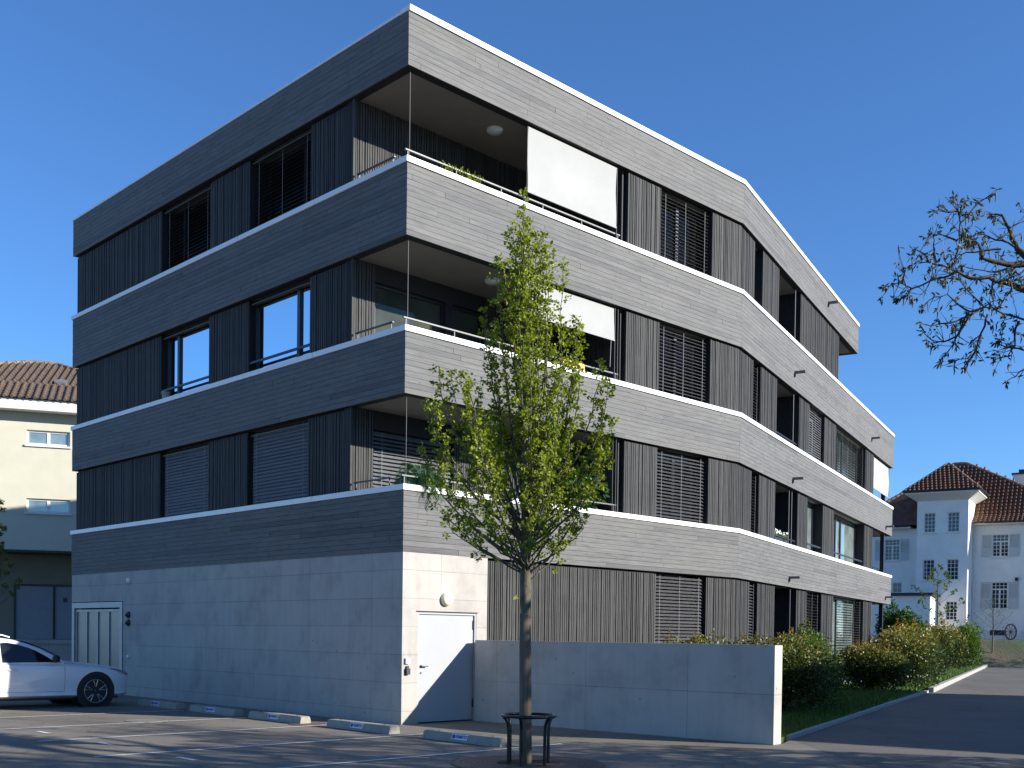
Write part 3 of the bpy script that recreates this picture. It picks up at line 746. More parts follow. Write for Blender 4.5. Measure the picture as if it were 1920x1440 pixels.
# ------------------------------------------------------------------ low concrete wall
wd = Vector((.768, -.640)).normalized(); wn = Vector((-wd.y, wd.x))
FW = Fr((-.70, 20.40), wd, -wn)
mb = MB(); mb.box(FW, .02, 6.05, -.2, 1.5, -.25, 0)
lw = tag(mb.build('concrete_wall', 'concrete2'), 'low fair faced concrete wall running from the building to the lawn', 'wall')

# ------------------------------------------------------------------ wheel stops
def text_mesh(txt, size, shear=.0):
    cu = bpy.data.curves.new('txt', 'FONT'); cu.body = txt; cu.size = size; cu.align_x = 'CENTER'; cu.align_y = 'CENTER'; cu.shear = shear; cu.offset = size*.022; cu.extrude = .001
    o = bpy.data.objects.new('txt', cu); COL.objects.link(o); dg = bpy.context.evaluated_depsgraph_get()
    me = bpy.data.meshes.new_from_object(o.evaluated_get(dg)); bpy.data.objects.remove(o); return me
def wheel_stop():
    r = thing('wheel_stop', 'x', 'wheel stop', (0, 0, 0), 0, 'precast wheel stops at the heads of the parking bays')
    mb = MB(); L = .86; prof = [(-.122, 0), (-.118, .05), (-.104, .112), (-.085, .13), (.085, .13), (.104, .112), (.118, .05), (.122, 0)]
    secs = [(-L, 1.), (-L+.001, 1.), (L-.001, 1.), (L, 1.)]
    secs = [(-L, .9), (-L+.03, 1.), (L-.03, 1.), (L, .9)]
    for (x0, s0), (x1, s1) in zip(secs, secs[1:]):
        for a, b2 in zip(prof, prof[1:]):
            mb.face([(x0, a[0]*s0, a[1]*s0), (x1, a[0]*s1, a[1]*s1), (x1, b2[0]*s1, b2[1]*s1), (x0, b2[0]*s0, b2[1]*s0)])
    mb.face([(-L, a*.9, b2*.9) for a, b2 in prof]); mb.face([(L, a*.9, b2*.9) for a, b2 in prof][::-1])
    mb.build('stop_body', 'stopconcrete', r, True)
    mb = MB()
    for x in (-.6, .6): mb.lathe((x, 0, .129), (0, 0, 1), [(.018, 0), (.018, .006), (.001, .008)], 10)
    mb.build('bolt', 'steel', r, True)
    # sign plate on the sloping face towards the bay (local -y)
    tilt = math.atan2(.065, .04); 
    ct = Vector((0, -.1115, .079)); ux = Vector((1, 0, 0)); vy = Vector((0, .014, .062)).normalized(); nz = ux.cross(vy)
    def T(x, y, z): return tuple(ct + ux*x + vy*y + nz*z)
    G = lambda u, w, z: T(u, z, w)
    mb = MB(); mb.box(G, -.17, .17, -.043, .043, .002, .007); pl = mb.build('sign_plate', 'signwhite', r, True)
    mb = MB(); n = 20
    mb.face([T(-.125+.034*math.cos(2*math.pi*k/n), .034*math.sin(2*math.pi*k/n), .0085) for k in range(n)]); mb.build('sign_dot', 'signblue', pl, True)
    me = text_mesh('VERMIETET', .062, .18)
    for v in me.vertices:
        v.co = Vector(T(v.co.x*.82+.035, v.co.y*1.05, .0085+v.co.z))
    me.materials.clear(); me.materials.append(M_['signblue'])
    tx = bpy.data.objects.new('sign_lettering', me); COL.objects.link(tx); tx.parent = pl
    return r
ws = wheel_stop()
stops = [(-3.0, 1.17, 'wheel stop with rented sign nearest the young tree'), (-.47, 1.19, 'wheel stop with rented sign in front of the concrete corner by the door'),
         (1.97, 1.24, 'wheel stop with rented sign and sunlit right end beside the left concrete facade'), (4.15, 1.28, 'shaded wheel stop with rented sign two bays right of the car'), (6.4, 1.3, 'shaded wheel stop just ahead of the white car')]
for k, (u, o_, lb) in enumerate(stops):
    o = ws if k == 0 else dup(ws)
    p = C + dL*u + oL*o_; o.location = (p.x, p.y, 0)
    # local -y faces the bay: outward of the left facade
    o.rotation_euler = (0, 0, math.atan2(oL.y, oL.x) + math.pi/2); o['label'] = lb

# ------------------------------------------------------------------ foliage tools
def curve(p0, p1, p2, p3, n):
    r = []
    for k in range(n+1):
        t = k/n; q = 1-t
        r.append(p0*q*q*q + p1*3*q*q*t + p2*3*q*t*t + p3*t*t*t)
    return r
def rvec(): return Vector((random.gauss(0, 1), random.gauss(0, 1), random.gauss(0, 1))).normalized()
TX, TY = .19, 13.68
tree = thing('young_maple_tree', 'young street tree with bright spring leaves and reed wrapped trunk', 'tree', (TX, TY, 0))
def leader(z): return Vector((TX - .035*min(z, 2.3)/2.3 - .10*max(0, (z-2.3)/4.5), TY, z))
mb = MB(); zz = [0, .4, .9, 1.4, 1.9, 2.15, 2.35, 2.9, 3.6, 4.4, 5.2, 6.0, 6.6]
rr = [.066, .062, .06, .06, .06, .072, .072, .05, .042, .034, .025, .015, .007]
mb.tube([leader(z) for z in zz], rr, 12); trunk = mb.build('trunk', 'maple_bark', tree)
mb = MB(); zz = [0.0, .02, .5, 1.0, 1.5, 1.86, 1.87]; mb.tube([leader(z)+Vector((-.004, 0, 0)) for z in zz], [.06, .080, .077, .075, .073, .071, .06], 16); mb.build('trunk_wrap', 'reed', tree)
ENV = [(2.45, .30, .28), (2.86, .95, .66), (3.19, 1.32, .88), (3.51, 1.38, .98), (3.84, 1.32, 1.12), (4.3, 1.24, 1.10), (4.69, 1.05, .97), (4.95, .66, .86), (5.48, .5, .66), (5.74, .34, .46), (6.26, .25, .40), (6.55, .14, .20), (6.84, .04, .04)]
def env(z):
    for a, b2 in zip(ENV, ENV[1:]):
        if z <= b2[0]:
            t = max(0, (z-a[0])/(b2[0]-a[0])); return a[1]+(b2[1]-a[1])*t, a[2]+(b2[2]-a[2])*t
    return .03, .03
br = MB(); lf = MB(); rs = random.Random(11)
tips = []
for k in range(72):
    zt = 3.05 + 3.4*((k+.5)/72)**1.45 + rs.uniform(-.1, .1)
    az = k*2.39996 + rs.uniform(-.3, .3)
    l_, r_ = env(zt); ex = r_ if math.cos(az) > 0 else l_
    q = rs.uniform(.72, 1.0) if k % 3 else rs.uniform(.3, .7)
    tips.append((zt, Vector((math.cos(az)*ex*q, math.sin(az)*(l_+r_)/2*q, 0))))
# the single spires that stand out of the crown in the photograph
for x, zt in ((.0, 6.98), (-.02, 6.8), (-.12, 6.72), (.10, 6.74), (-.33, 6.3), (-.1, 6.55), (.06, 6.62), (.17, 6.52), (.22, 6.45), (.33, 6.40), (.50, 6.26), (-.50, 5.66), (.66, 5.55), (.70, 5.5), (.92, 4.95), (1.03, 4.72), (-1.05, 4.85), (-.90, 4.8), (-.68, 4.68), (-1.2, 4.45), (1.08, 4.3), (-1.28, 3.9)):
    tips.append((zt, Vector((x, rs.uniform(-.25, .25), 0))))
def add_leaves(p, out, cnt, sz):
    for _ in range(cnt):
        d = (out*.7 + Vector((rs.gauss(0, .6), rs.gauss(0, .6), rs.gauss(-.15, .5)))).normalized()
        nr = Vector((rs.gauss(.35, .8), rs.gauss(-.2, .8), rs.gauss(.45, .5))); nr = (nr - d*nr.dot(d)).normalized()
        q = p + Vector((rs.gauss(0, .018), rs.gauss(0, .018), rs.gauss(0, .018)))
        lf.leaf(q, d, nr, sz*rs.uniform(.7, 1.25), sz*.34, min(1, max(0, rs.gauss(.5, .25))))
for zt, off in tips:
    rad = off.length
    zs = min(2.2 + .30*max(0, zt-3.0) + rs.uniform(-.05, .25), zt-.6)
    if rad < .3: zs = max(zs, zt-1.7)
    p0 = leader(zs); tip = Vector((leader(min(zt, 6.6)).x, TY, zt)) + off
    out = off.normalized() if rad > .01 else Vector((1, 0, 0))
    H = zt-zs
    p1 = p0 + out*rad*.62 + Vector((0, 0, H*.30)); p2 = p0 + out*rad*.95 + Vector((0, 0, H*.66))
    pts = curve(p0, p1, p2, tip, 10)
    for i in range(1, 10): pts[i] += Vector((rs.gauss(0, .015), rs.gauss(0, .015), 0))
    br.tube(pts, [.017*(1-.085*i)*(.7+.3*min(1, H/2)) for i in range(11)], 5, False)
    n_t = int(H*(15 if zt < 5.2 else 12))
    for j in range(n_t):
        t = .26 + .74*(j+rs.random())/n_t; f_ = t*10; i = min(9, int(f_)); p = pts[i].lerp(pts[i+1], f_-i)
        ax = (pts[i+1]-pts[i]).normalized(); sd = rvec(); sd = (sd - ax*sd.dot(ax)).normalized()
        tl = rs.uniform(.05, .20)*(1.1-.6*t); td = (sd*.8 + ax*.6).normalized()
        e = p + td*tl
        if tl > .07: br.tube([p, p+td*tl*.5+Vector((0, 0, .006)), e], [.004, .003, .002], 3, False)
        add_leaves(e, td, 9, .045); add_leaves(p.lerp(e, .55), td, 6, .042)
    add_leaves(tip, Vector((0, 0, 1)), 5, .06)
add_leaves(leader(2.08)+Vector((-.09, -.05, 0)), Vector((-1, 0, 0)), 7, .06)
br.build('branch', 'maple_bark', trunk); lf.build('crown', 'maple_leaf', tree)

# tree guard
tg = thing('tree_guard', 'black tubular steel tree guard ring on curved legs round the young tree', 'tree guard', (TX+.03, TY+.02, 0))
c0 = Vector((TX+.03, TY+.02, 0))
def ringtube(z, r, rad, n=36):
    mb = MB(); N1 = 8; base = []
    for i in range(n):
        a = 2*math.pi*i/n
        for k in range(N1):
            b_ = 2*math.pi*k/N1; q = r + rad*math.cos(b_); mb.v.append((c0.x+q*math.cos(a), c0.y+q*math.sin(a), z+rad*math.sin(b_)))
    for i in range(n):
        for k in range(N1):
            mb.f.append((i*N1+k, ((i+1) % n)*N1+k, ((i+1) % n)*N1+(k+1) % N1, i*N1+(k+1) % N1)); mb.uv.append([(0, 0)]*4); mb.t.append(.5); mb.sm.append(True)
    return mb
M_['blacksteel'] = simple('black_powder_coat', (.012, .012, .014), .28, .1, .1)
ringtube(.60, .335, .02).build('ring', 'blacksteel', tg)
for a in (200, 250, 318, 20, 95, 150):
    a = math.radians(a); d = Vector((math.cos(a), math.sin(a), 0))
    pts = [c0+d*.265+Vector((0, 0, -.01)), c0+d*.265+Vector((0, 0, .40)), c0+d*.275+Vector((0, 0, .50)), c0+d*.30+Vector((0, 0, .56)), c0+d*.333+Vector((0, 0, .585))]
    mb = MB(); mb.tube(pts, .02, 8); mb.build('leg', 'blacksteel', tg)
# tree grate: cast iron disc with rings of curved slots
tgr = thing('tree_grate', 'round cast iron tree grate with curved slots set in asphalt around the trunk', 'tree grate', (TX+.03, TY+.02, 0))
mb = MB(); n = 60; r0, r1 = .40, .96
for i in range(n):
    a, b2 = 2*math.pi*i/n, 2*math.pi*(i+1)/n
    mb.face([(c0.x+r*math.cos(t), c0.y+r*math.sin(t), .006) for r, t in ((r0, a), (r1, a), (r1, b2), (r0, b2))])
mb.build('grate_plate', 'castiron', tgr)
mb = MB()
for ring in range(7):
    r = .46+ring*.068; ns = int(16+ring*4)
    for i in range(ns):
        a = 2*math.pi*(i+.5*(ring % 2))/ns; span = .62*2*math.pi/ns
        for s in range(4):
            t0, t1 = a+span*(s/4-.5), a+span*((s+1)/4-.5); bo = lambda t: .022*math.cos((t-a)/span*math.pi)
            mb.face([(c0.x+(r+bo(t)+q)*math.cos(t), c0.y+(r+bo(t)+q)*math.sin(t), .010) for q, t in ((-.008, t0), (.008, t0), (.008, t1), (-.008, t1))])
mb.build('slots', 'black', tgr)
mb = MB(); mb.face([(c0.x+.40*math.cos(2*math.pi*i/30), c0.y+.40*math.sin(2*math.pi*i/30), .004) for i in range(30)]); mb.build('soil_opening', 'soil', tgr)

# ------------------------------------------------------------------ shrubs
def shrub(name, label, x, y, rx, ry, h, n, mat, leaf=.055, z0=.04, group=None, red=.5):
    n = int(n*1.6)
    r = thing(name, label, 'shrub', (x, y, z0), 0, group); st = MB(); fo = MB()
    rs = random.Random(int(x*100+y*10))
    bl = [(Vector((x+rs.uniform(-.55, .55)*rx, y+rs.uniform(-.55, .55)*ry, z0+h*rs.uniform(.22, .72))), rs.uniform(.42, .62)) for _ in range(12)]
    bl += [(Vector((x, y, z0+h*.5)), .85), (Vector((x-rx*.4, y-ry*.2, z0+h*.28)), .65), (Vector((x+rx*.35, y-ry*.3, z0+h*.28)), .65)]
    for c, q in bl:
        st.tube([Vector((x+rs.gauss(0, .1), y+rs.gauss(0, .1), z0-.05)), Vector((x, y, z0)).lerp(c, .6)+rvec()*.05, c], [.025, .015, .006], 5, False)
    cum = sum(q*q for _, q in bl)
    for c, q in bl:
        m_ = int(n*q*q/cum)
        for _ in range(m_):
            d = Vector((rs.gauss(0, 1), rs.gauss(0, 1), rs.gauss(0, 1))).normalized(); s = rs.random()**.4
            p = c + Vector((d.x*rx*q, d.y*ry*q, d.z*h*.42*q))*s*(1+.12*math.sin(d.x*9+d.z*7))
            if p.z < z0+.02: p.z = z0+.02+rs.random()*.1
            ld = (d*.8 + Vector((rs.gauss(0, .6), rs.gauss(0, .6), rs.gauss(.25, .5)))).normalized()
            nr = ld.orthogonal().normalized(); nr.rotate(Matrix.Rotation(rs.uniform(0, 6.28), 3, ld))
            hh = (p.z-z0)/h; t = .18 + .25*rs.random() + red*max(0, hh-.35)*s*1.2 + rs.gauss(0, .12)
            fo.leaf(p, ld, nr, leaf*rs.uniform(.7, 1.3), leaf*.33, min(1, max(0, t)))
    for _ in range(14):  # shoots standing out of the top
        c, q = rs.choice(bl); p = c + Vector((rs.uniform(-.4, .4)*rx*q, rs.uniform(-.4, .4)*ry*q, h*.36*q)); l = rs.uniform(.1, .3)*min(1.3, h*.6)
        e = p + Vector((rs.gauss(0, .05), rs.gauss(0, .05), l)); st.tube([p, e], [.005, .003], 3, False)
        for k in range(12):
            ld = Vector((rs.gauss(0, 1), rs.gauss(0, 1), rs.gauss(.4, .5))).normalized(); fo.leaf(p.lerp(e, rs.random()), ld, ld.orthogonal().normalized(), leaf, leaf*.33, min(1, .55+red*rs.random()))
    st.build('stem', 'twig', r); fo.build('foliage', mat, r); return r
G_ = 'shrubs along the lawn strip'
shrub('photinia_shrub', 'low bronze green shrub topping the middle of the concrete wall', 3.75, 22.9, .8, .6, 1.85, 5200, 'shrub_leaf', .06, .04, G_)
shrub('photinia_shrub', 'dark shrub between two taller ones behind the concrete wall', 4.85, 23.7, .65, .55, 1.72, 4200, 'shrub_leaf', .06, .04, G_, .25)
shrub('photinia_shrub', 'large bronze topped shrub beside the lit end of the concrete wall', 5.8, 23.3, 1.0, .95, 1.95, 9000, 'shrub_leaf', .062, .04, G_)
shrub('green_shrub', 'rounded greener shrub against the right wing behind the wall end shrub', 7.0, 25.4, .75, .75, 2.0, 5600, 'shrub_green', .065, .04, G_, .35)
shrub('photinia_shrub', 'broad golden brown shrub below the blinds of the right wing', 10.9, 33.8, 1.15, 1.1, 1.65, 8500, 'shrub_leaf', .08, .04, G_, .6)
shrub('photinia_shrub', 'tall golden shrub half in shadow, in front of the steel column', 12.7, 36.0, 1.2, 1.15, 2.25, 9500, 'shrub_leaf', .08, .04, G_, .7)
shrub('photinia_shrub', 'sunlit shrub in front of the villa between two golden ones', 14.9, 41.2, 1.15, 1.15, 2.3, 7500, 'shrub_leaf', .09, .04, G_, .65)
shrub('photinia_shrub', 'golden shrub in full sun past the building end', 17.5, 48.2, 1.3, 1.25, 2.5, 7500, 'shrub_leaf', .10, .04, G_, .6)
shrub('photinia_shrub', 'reddish tipped shrub below the lit porch of the villa', 20.4, 54.2, 1.45, 1.4, 2.75, 8000, 'shrub_leaf', .11, .04, G_, .8)
shrub('photinia_shrub', 'low olive shrub below the right corner of the villa tower', 23.6, 60.0, 1.3, 1.3, 2.2, 6500, 'shrub_leaf', .12, .04, G_, .45)
shrub('green_shrub', 'yellow green shrub at the far end of the row by the road', 25.9, 63.6, 1.2, 1.2, 2.8, 7000, 'shrub_green', .12, .04, G_, .6)
shrub('conifer_shrub', 'bright green feathery conifer behind the hedge near the steel column', 16.5, 47.2, 1.0, .9, 3.2, 8000, 'yew_leaf', .12, .04, None, .2)
# leafy tree on the right that shades the garden slope
gt = thing('broadleaf_tree', 'leafy tree on the lawn to the right of the villa', 'tree', (41, 66.5, 0)); rt_ = random.Random(4)
tb_, tl_, tc_ = MB(), MB(), MB(); tb_.tube([Vector((41, 66.5, -.1)), Vector((41.1, 66.4, 2.)), Vector((41, 66.5, 6.5))], [.28, .22, .1], 10)
for k in range(26):
    c = Vector((41+rt_.gauss(0, 1.9), 66.8+rt_.gauss(0, 1.8), 5.6+rt_.gauss(0, 1.6))); tl_.tube([Vector((41, 66.5, 2.2+.12*k)), Vector((41, 66.5, 3.+.1*k)).lerp(c, .6), c], [.09, .05, .02], 5, False)
    for _ in range(260):
        d = Vector((rt_.gauss(0, 1), rt_.gauss(0, 1), rt_.gauss(0, 1))).normalized(); p = c+d*rt_.uniform(.3, 1.25); tc_.leaf(p, d, d.orthogonal().normalized(), .17, .06, rt_.random())
trk_ = tb_.build('trunk', 'walnut_bark', gt); tl_.build('branch', 'walnut_bark', trk_); tc_.build('crown', 'shrub_green', gt)

# grass
def inpoly(x, y, P):
    c = False; j = len(P)-1
    for i in range(len(P)):
        if (P[i][1] > y) != (P[j][1] > y) and x < (P[j][0]-P[i][0])*(y-P[i][1])/(P[j][1]-P[i][1])+P[i][0]: c = not c
        j = i
    return c
mb = MB(); cnt = 0
while cnt < 42000:
    y = 17.4 + 52*random.random()**1.7; k = (y-17.45)/(70-17.45); xr = 4.5 + (30.2-4.5)*k; x = xr - random.uniform(.04, 6.0)
    if not inpoly(x, y, lawn_poly): cnt += .2; continue
    cnt += 1; h = random.uniform(.03, .085)*(1+y/60); w = .004*(1+y/12); a = random.uniform(0, 6.28); b_ = Vector((x, y, .045)); s_ = Vector((math.cos(a), math.sin(a), 0))*w
    e = b_ + Vector((random.gauss(0, .025), random.gauss(0, .025), h)); mb.face([b_-s_, b_+s_, e], None, random.random())
tag(mb.build('grass', 'grass'), kind='stuff')

# ------------------------------------------------------------------ walnut tree on the right
WX, WY = 9.9, 8.9
wal = thing('walnut_tree', 'spreading walnut tree with dangling young leaves reaching in at the right edge', 'tree', (WX, WY, 0))
WP = [[(5.89, 12.6, 5.56),(5.75, 12.57, 5.6),(5.64, 12.56, 5.64),(5.47, 12.54, 5.67),(5.31, 12.47, 5.7),(5.08, 12.45, 5.68),(4.97, 12.49, 5.76),(4.84, 12.42, 5.78)], [(4.96, 12.64, 5.87),(4.97, 12.57, 5.95),(5.01, 12.56, 6.14),(4.99, 12.51, 6.32),(4.95, 12.49, 6.44),(4.87, 12.42, 6.56)], [(5.04, 12.63, 6.36),(5.14, 12.63, 6.46),(5.26, 12.67, 6.6),(5.4, 12.68, 6.7)], [(5.0, 12.62, 6.49),(4.87, 12.53, 6.44),(4.73, 12.43, 6.43),(4.62, 12.33, 6.36)], [(4.93, 12.4, 5.73),(4.85, 12.45, 5.7),(4.75, 12.49, 5.69),(4.59, 12.51, 5.62),(4.48, 12.56, 5.59),(4.37, 12.55, 5.64),(4.29, 12.62, 5.66),(4.19, 12.62, 5.62)], [(4.43, 12.43, 5.55),(4.4, 12.47, 5.48),(4.32, 12.57, 5.46)], [(4.33, 12.44, 5.6),(4.31, 12.33, 5.68),(4.31, 12.28, 5.72)], [(4.91, 12.6, 5.84),(4.75, 12.56, 5.86),(4.64, 12.52, 5.88),(4.52, 12.5, 5.85)], [(4.77, 12.63, 5.92),(4.75, 12.63, 6.06),(4.76, 12.66, 6.17),(4.72, 12.67, 6.27)], [(4.67, 12.61, 5.92),(4.65, 12.69, 6.03),(4.61, 12.86, 6.14)], [(5.01, 12.63, 6.16),(4.91, 12.71, 6.24),(4.85, 12.83, 6.32)], [(5.82, 12.43, 5.17),(5.68, 12.38, 5.2),(5.47, 12.33, 5.24),(5.32, 12.29, 5.28),(5.21, 12.33, 5.32),(5.07, 12.31, 5.44),(4.92, 12.22, 5.53),(4.84, 12.25, 5.63)], [(5.22, 12.37, 5.33),(5.06, 12.37, 5.28),(4.94, 12.4, 5.37),(4.82, 12.4, 5.48),(4.64, 12.32, 5.42),(4.52, 12.36, 5.32)], [(5.18, 12.42, 5.31),(4.98, 12.32, 5.2),(4.8, 12.3, 5.13),(4.59, 12.25, 5.08),(4.43, 12.15, 5.08)], [(5.07, 12.38, 5.25),(4.96, 12.44, 5.03),(4.85, 12.55, 4.99),(4.75, 12.57, 4.99),(4.64, 12.65, 5.13)], [(5.28, 12.41, 5.26),(5.23, 12.36, 5.12),(5.15, 12.34, 4.94),(5.15, 12.4, 4.84),(5.03, 12.34, 4.75),(4.88, 12.38, 4.73)], [(5.02, 12.39, 5.22),(5.0, 12.47, 5.11),(4.94, 12.54, 4.94),(4.85, 12.62, 4.82)], [(5.15, 12.4, 4.85),(5.08, 12.43, 4.74),(5.05, 12.48, 4.67)], [(5.72, 12.19, 4.8),(5.61, 12.22, 4.82),(5.48, 12.18, 4.83),(5.35, 12.19, 4.86),(5.29, 12.24, 4.89)], [(5.54, 12.2, 5.13),(5.47, 12.16, 5.0),(5.5, 12.2, 4.86),(5.43, 12.22, 4.75),(5.27, 12.17, 4.7)], [(6.03, 12.91, 6.03),(5.89, 12.88, 6.09),(5.83, 12.93, 6.18),(5.76, 12.93, 6.3),(5.74, 12.96, 6.43),(5.65, 12.95, 6.58),(5.52, 12.99, 6.6)], [(5.7, 12.86, 6.37),(5.81, 12.91, 6.46),(5.93, 13.0, 6.58),(6.05, 13.06, 6.71)], [(6.02, 12.9, 5.98),(5.89, 12.88, 5.99),(5.68, 12.84, 5.97),(5.5, 12.81, 5.99),(5.37, 12.79, 6.02),(5.31, 12.77, 6.18),(5.22, 12.76, 6.23)], [(5.71, 12.89, 5.94),(5.59, 12.89, 5.9),(5.39, 12.79, 5.88),(5.14, 12.8, 5.93)], [(5.77, 12.88, 6.19),(5.64, 12.91, 6.27),(5.54, 12.99, 6.33),(5.39, 12.98, 6.38),(5.27, 13.01, 6.33)], [(6.06, 12.92, 4.83),(5.91, 12.86, 4.77),(5.81, 12.86, 4.68),(5.7, 12.85, 4.62)], [(5.56, 12.4, 5.59),(5.51, 12.51, 5.48),(5.44, 12.53, 5.38)], [(5.68, 12.41, 5.76),(5.56, 12.39, 5.69),(5.38, 12.32, 5.6)], [(5.32, 12.37, 5.65),(5.29, 12.34, 5.47),(5.27, 12.25, 5.31)], [(5.42, 12.43, 6.0),(5.23, 12.43, 5.98),(5.06, 12.49, 5.98),(5.0, 12.59, 5.94)]]
rw = random.Random(5)
wb = MB(); wl = MB()
def wleaf(p, out, n=7, s=.072):
    for _ in range(n):
        d = (out*.4 + Vector((rw.gauss(0, .6), rw.gauss(0, .6), rw.gauss(-.45, .5)))).normalized(); nr = d.orthogonal().normalized(); nr.rotate(Matrix.Rotation(rw.uniform(0, 6.28), 3, d))
        wl.leaf(p+rvec_(rw)*.02, d, nr, s*rw.uniform(.5, 1.2), s*.16, min(1, max(0, rw.gauss(.45, .3))))
    if rw.random() < .45:   # dangling catkin
        q = p + rvec_(rw)*.02; l = rw.uniform(.05, .11)
        wb_ = [q, q+Vector((.008, 0, -l*.5)), q+Vector((.0, .005, -l))]; wl.tube(wb_, [.006, .008, .004], 4, False, .3)
def rvec_(r): return Vector((r.gauss(0, 1), r.gauss(0, 1), r.gauss(0, 1))).normalized()
def in_frame_or_shading(p):
    if p.y > 1 and p.x < .492*p.y + .12: return True
    yt, zt = p.y + .29*(p.x-.2), p.z - .3894*(p.x-.2)          # where this point's shadow passes the street tree
    if abs(yt-13.7) < 1.35 and 1.9 < zt < 7.1: return True  # crown shaped for light: limbs shading the street tree are left out
    return p.y + .29*(p.x+1.9) > 17.6 and p.x > -1.9  # likewise limbs whose shadow would reach the facade
def twig(p, d, l, r0, lvl):
    pts = [p]; q = p
    for k in range(4):
        d = (d + rvec_(rw)*.2 + Vector((0, 0, .08))).normalized(); q = q + d*l/4; pts.append(q)
    wb.tube(pts, [r0*(1-.2*k) for k in range(5)], 4 if r0 < .02 else 6, False)
    wleaf(q, d, 6); 
    if lvl > 0:
        for k in range(3): twig(pts[1+k], (d + rvec_(rw)*.9).normalized(), l*.6, r0*.55, lvl-1)
for path in WP:
    pts = [Vector(p) for p in path]
    # smooth the traced limb
    sm = [pts[0]]
    for i in range(len(pts)-1):
        a, b_ = pts[i], pts[i+1]; sm += [a.lerp(b_, .5)+rvec_(rw)*.012, b_]
    big = len(path) >= 7 and path[0][0] > 5.85
    r0 = .044 if big else .013; r1 = .007 if big else .004
    n_ = len(sm); wb.tube(sm, [r0+(r1-r0)*k/(n_-1) for k in range(n_)], 6, False)
    wleaf(sm[-1], (sm[-1]-sm[-2]).normalized(), 10)
    for i in range(1, n_-1):
        for _ in range(3):
            if rw.random() < .62:
                ax = (sm[i+1]-sm[i]).normalized(); d = (ax*.5 + rvec_(rw)*.9).normalized(); l = rw.uniform(.06, .22); e = sm[i]+d*l
                wb.tube([sm[i], sm[i]+d*l*.5+rvec_(rw)*.012, e], [.005, .004, .003], 3, False)
                if rw.random() < .5: wleaf(e, d, 5)
                if rw.random() < .2: twig(sm[i], d, l*1.3, .005, 0)
    # limb back to the trunk for those that leave the picture
    if path[0][0] > 5.8:
        hub = Vector((WX-.1, WY, 4.2 if path[0][2] < 5.3 else 5.0)); mid = hub.lerp(sm[0], .55)+Vector((0, 0, .25))
        ph = rw.uniform(0, 6.28); lp = [hub.lerp(sm[0], k/9) + Vector((.05*math.sin(k*.9+ph), .12*math.sin(k*.7+ph), .10*math.cos(k*.8+ph)+.25*math.sin(k/9*3.14)))*(math.sin(k/9*3.14)**.6 if 0 < k < 9 else 0) for k in range(10)]
        wb.tube(lp, [.085-.045*k/9 for k in range(10)], 7, False)
        for k in range(2, 8):
            if lp[k].x > 6.6: twig(lp[k], (rvec_(rw)+Vector((0, .2, .3))).normalized(), .45, .010, 1)
def limb(p, d, l, r, lvl):
    pts = [p]; q = p
    for k in range(5):
        d2_ = (d + rvec_(rw)*.22).normalized(); q2 = q + d2_*l/5
        if in_frame_or_shading(q2): break
        q = q2; pts.append(q); d = d2_
    if len(pts) < 3: return
    wb.tube(pts, [r*(1-.13*k) for k in range(len(pts))], 6 if r > .03 else 4, False)
    if lvl == 0:
        wleaf(q, d, 7, .12); return
    for k in range(1, len(pts)):
        for _ in range(2 if lvl > 2 else 1):
            nd = (d*.6 + rvec_(rw)*.8).normalized(); limb(pts[k], nd, l*rw.uniform(.45, .62), r*.5, lvl-1)
    limb(q, d, l*.55, r*.45, lvl-1)
for az, el, l in ((95, 2, 4.2), (75, 6, 4.6), (110, -4, 3.6), (60, 12, 4.6), (40, 5, 4.4), (20, 15, 4.2), (-20, 20, 4.0), (-65, 15, 4.2), (-100, 22, 4.4), (-130, 10, 4.2), (-160, 35, 3.2), (85, 48, 3.8), (0, 70, 3.8), (68, -6, 4.0), (-85, 0, 3.4)):
    a, e = math.radians(az), math.radians(el)
    limb(Vector((WX, WY, rw.uniform(2.4, 4.4))), Vector((math.cos(a)*math.cos(e), math.sin(a)*math.cos(e), math.sin(e))), l, .085, 3)
mb = MB(); mb.tube([Vector((WX+.1, WY, -.1)), Vector((WX+.05, WY, 1.2)), Vector((WX, WY, 2.6)), Vector((WX-.1, WY+.05, 4.2)), Vector((WX-.15, WY, 5.4)), Vector((WX+.1, WY, 6.8))], [.27, .22, .2, .16, .11, .05], 14)
trk = mb.build('trunk', 'walnut_bark', wal); wb.build('branch', 'walnut_bark', trk); wl.build('crown', 'walnut_leaf', wal)

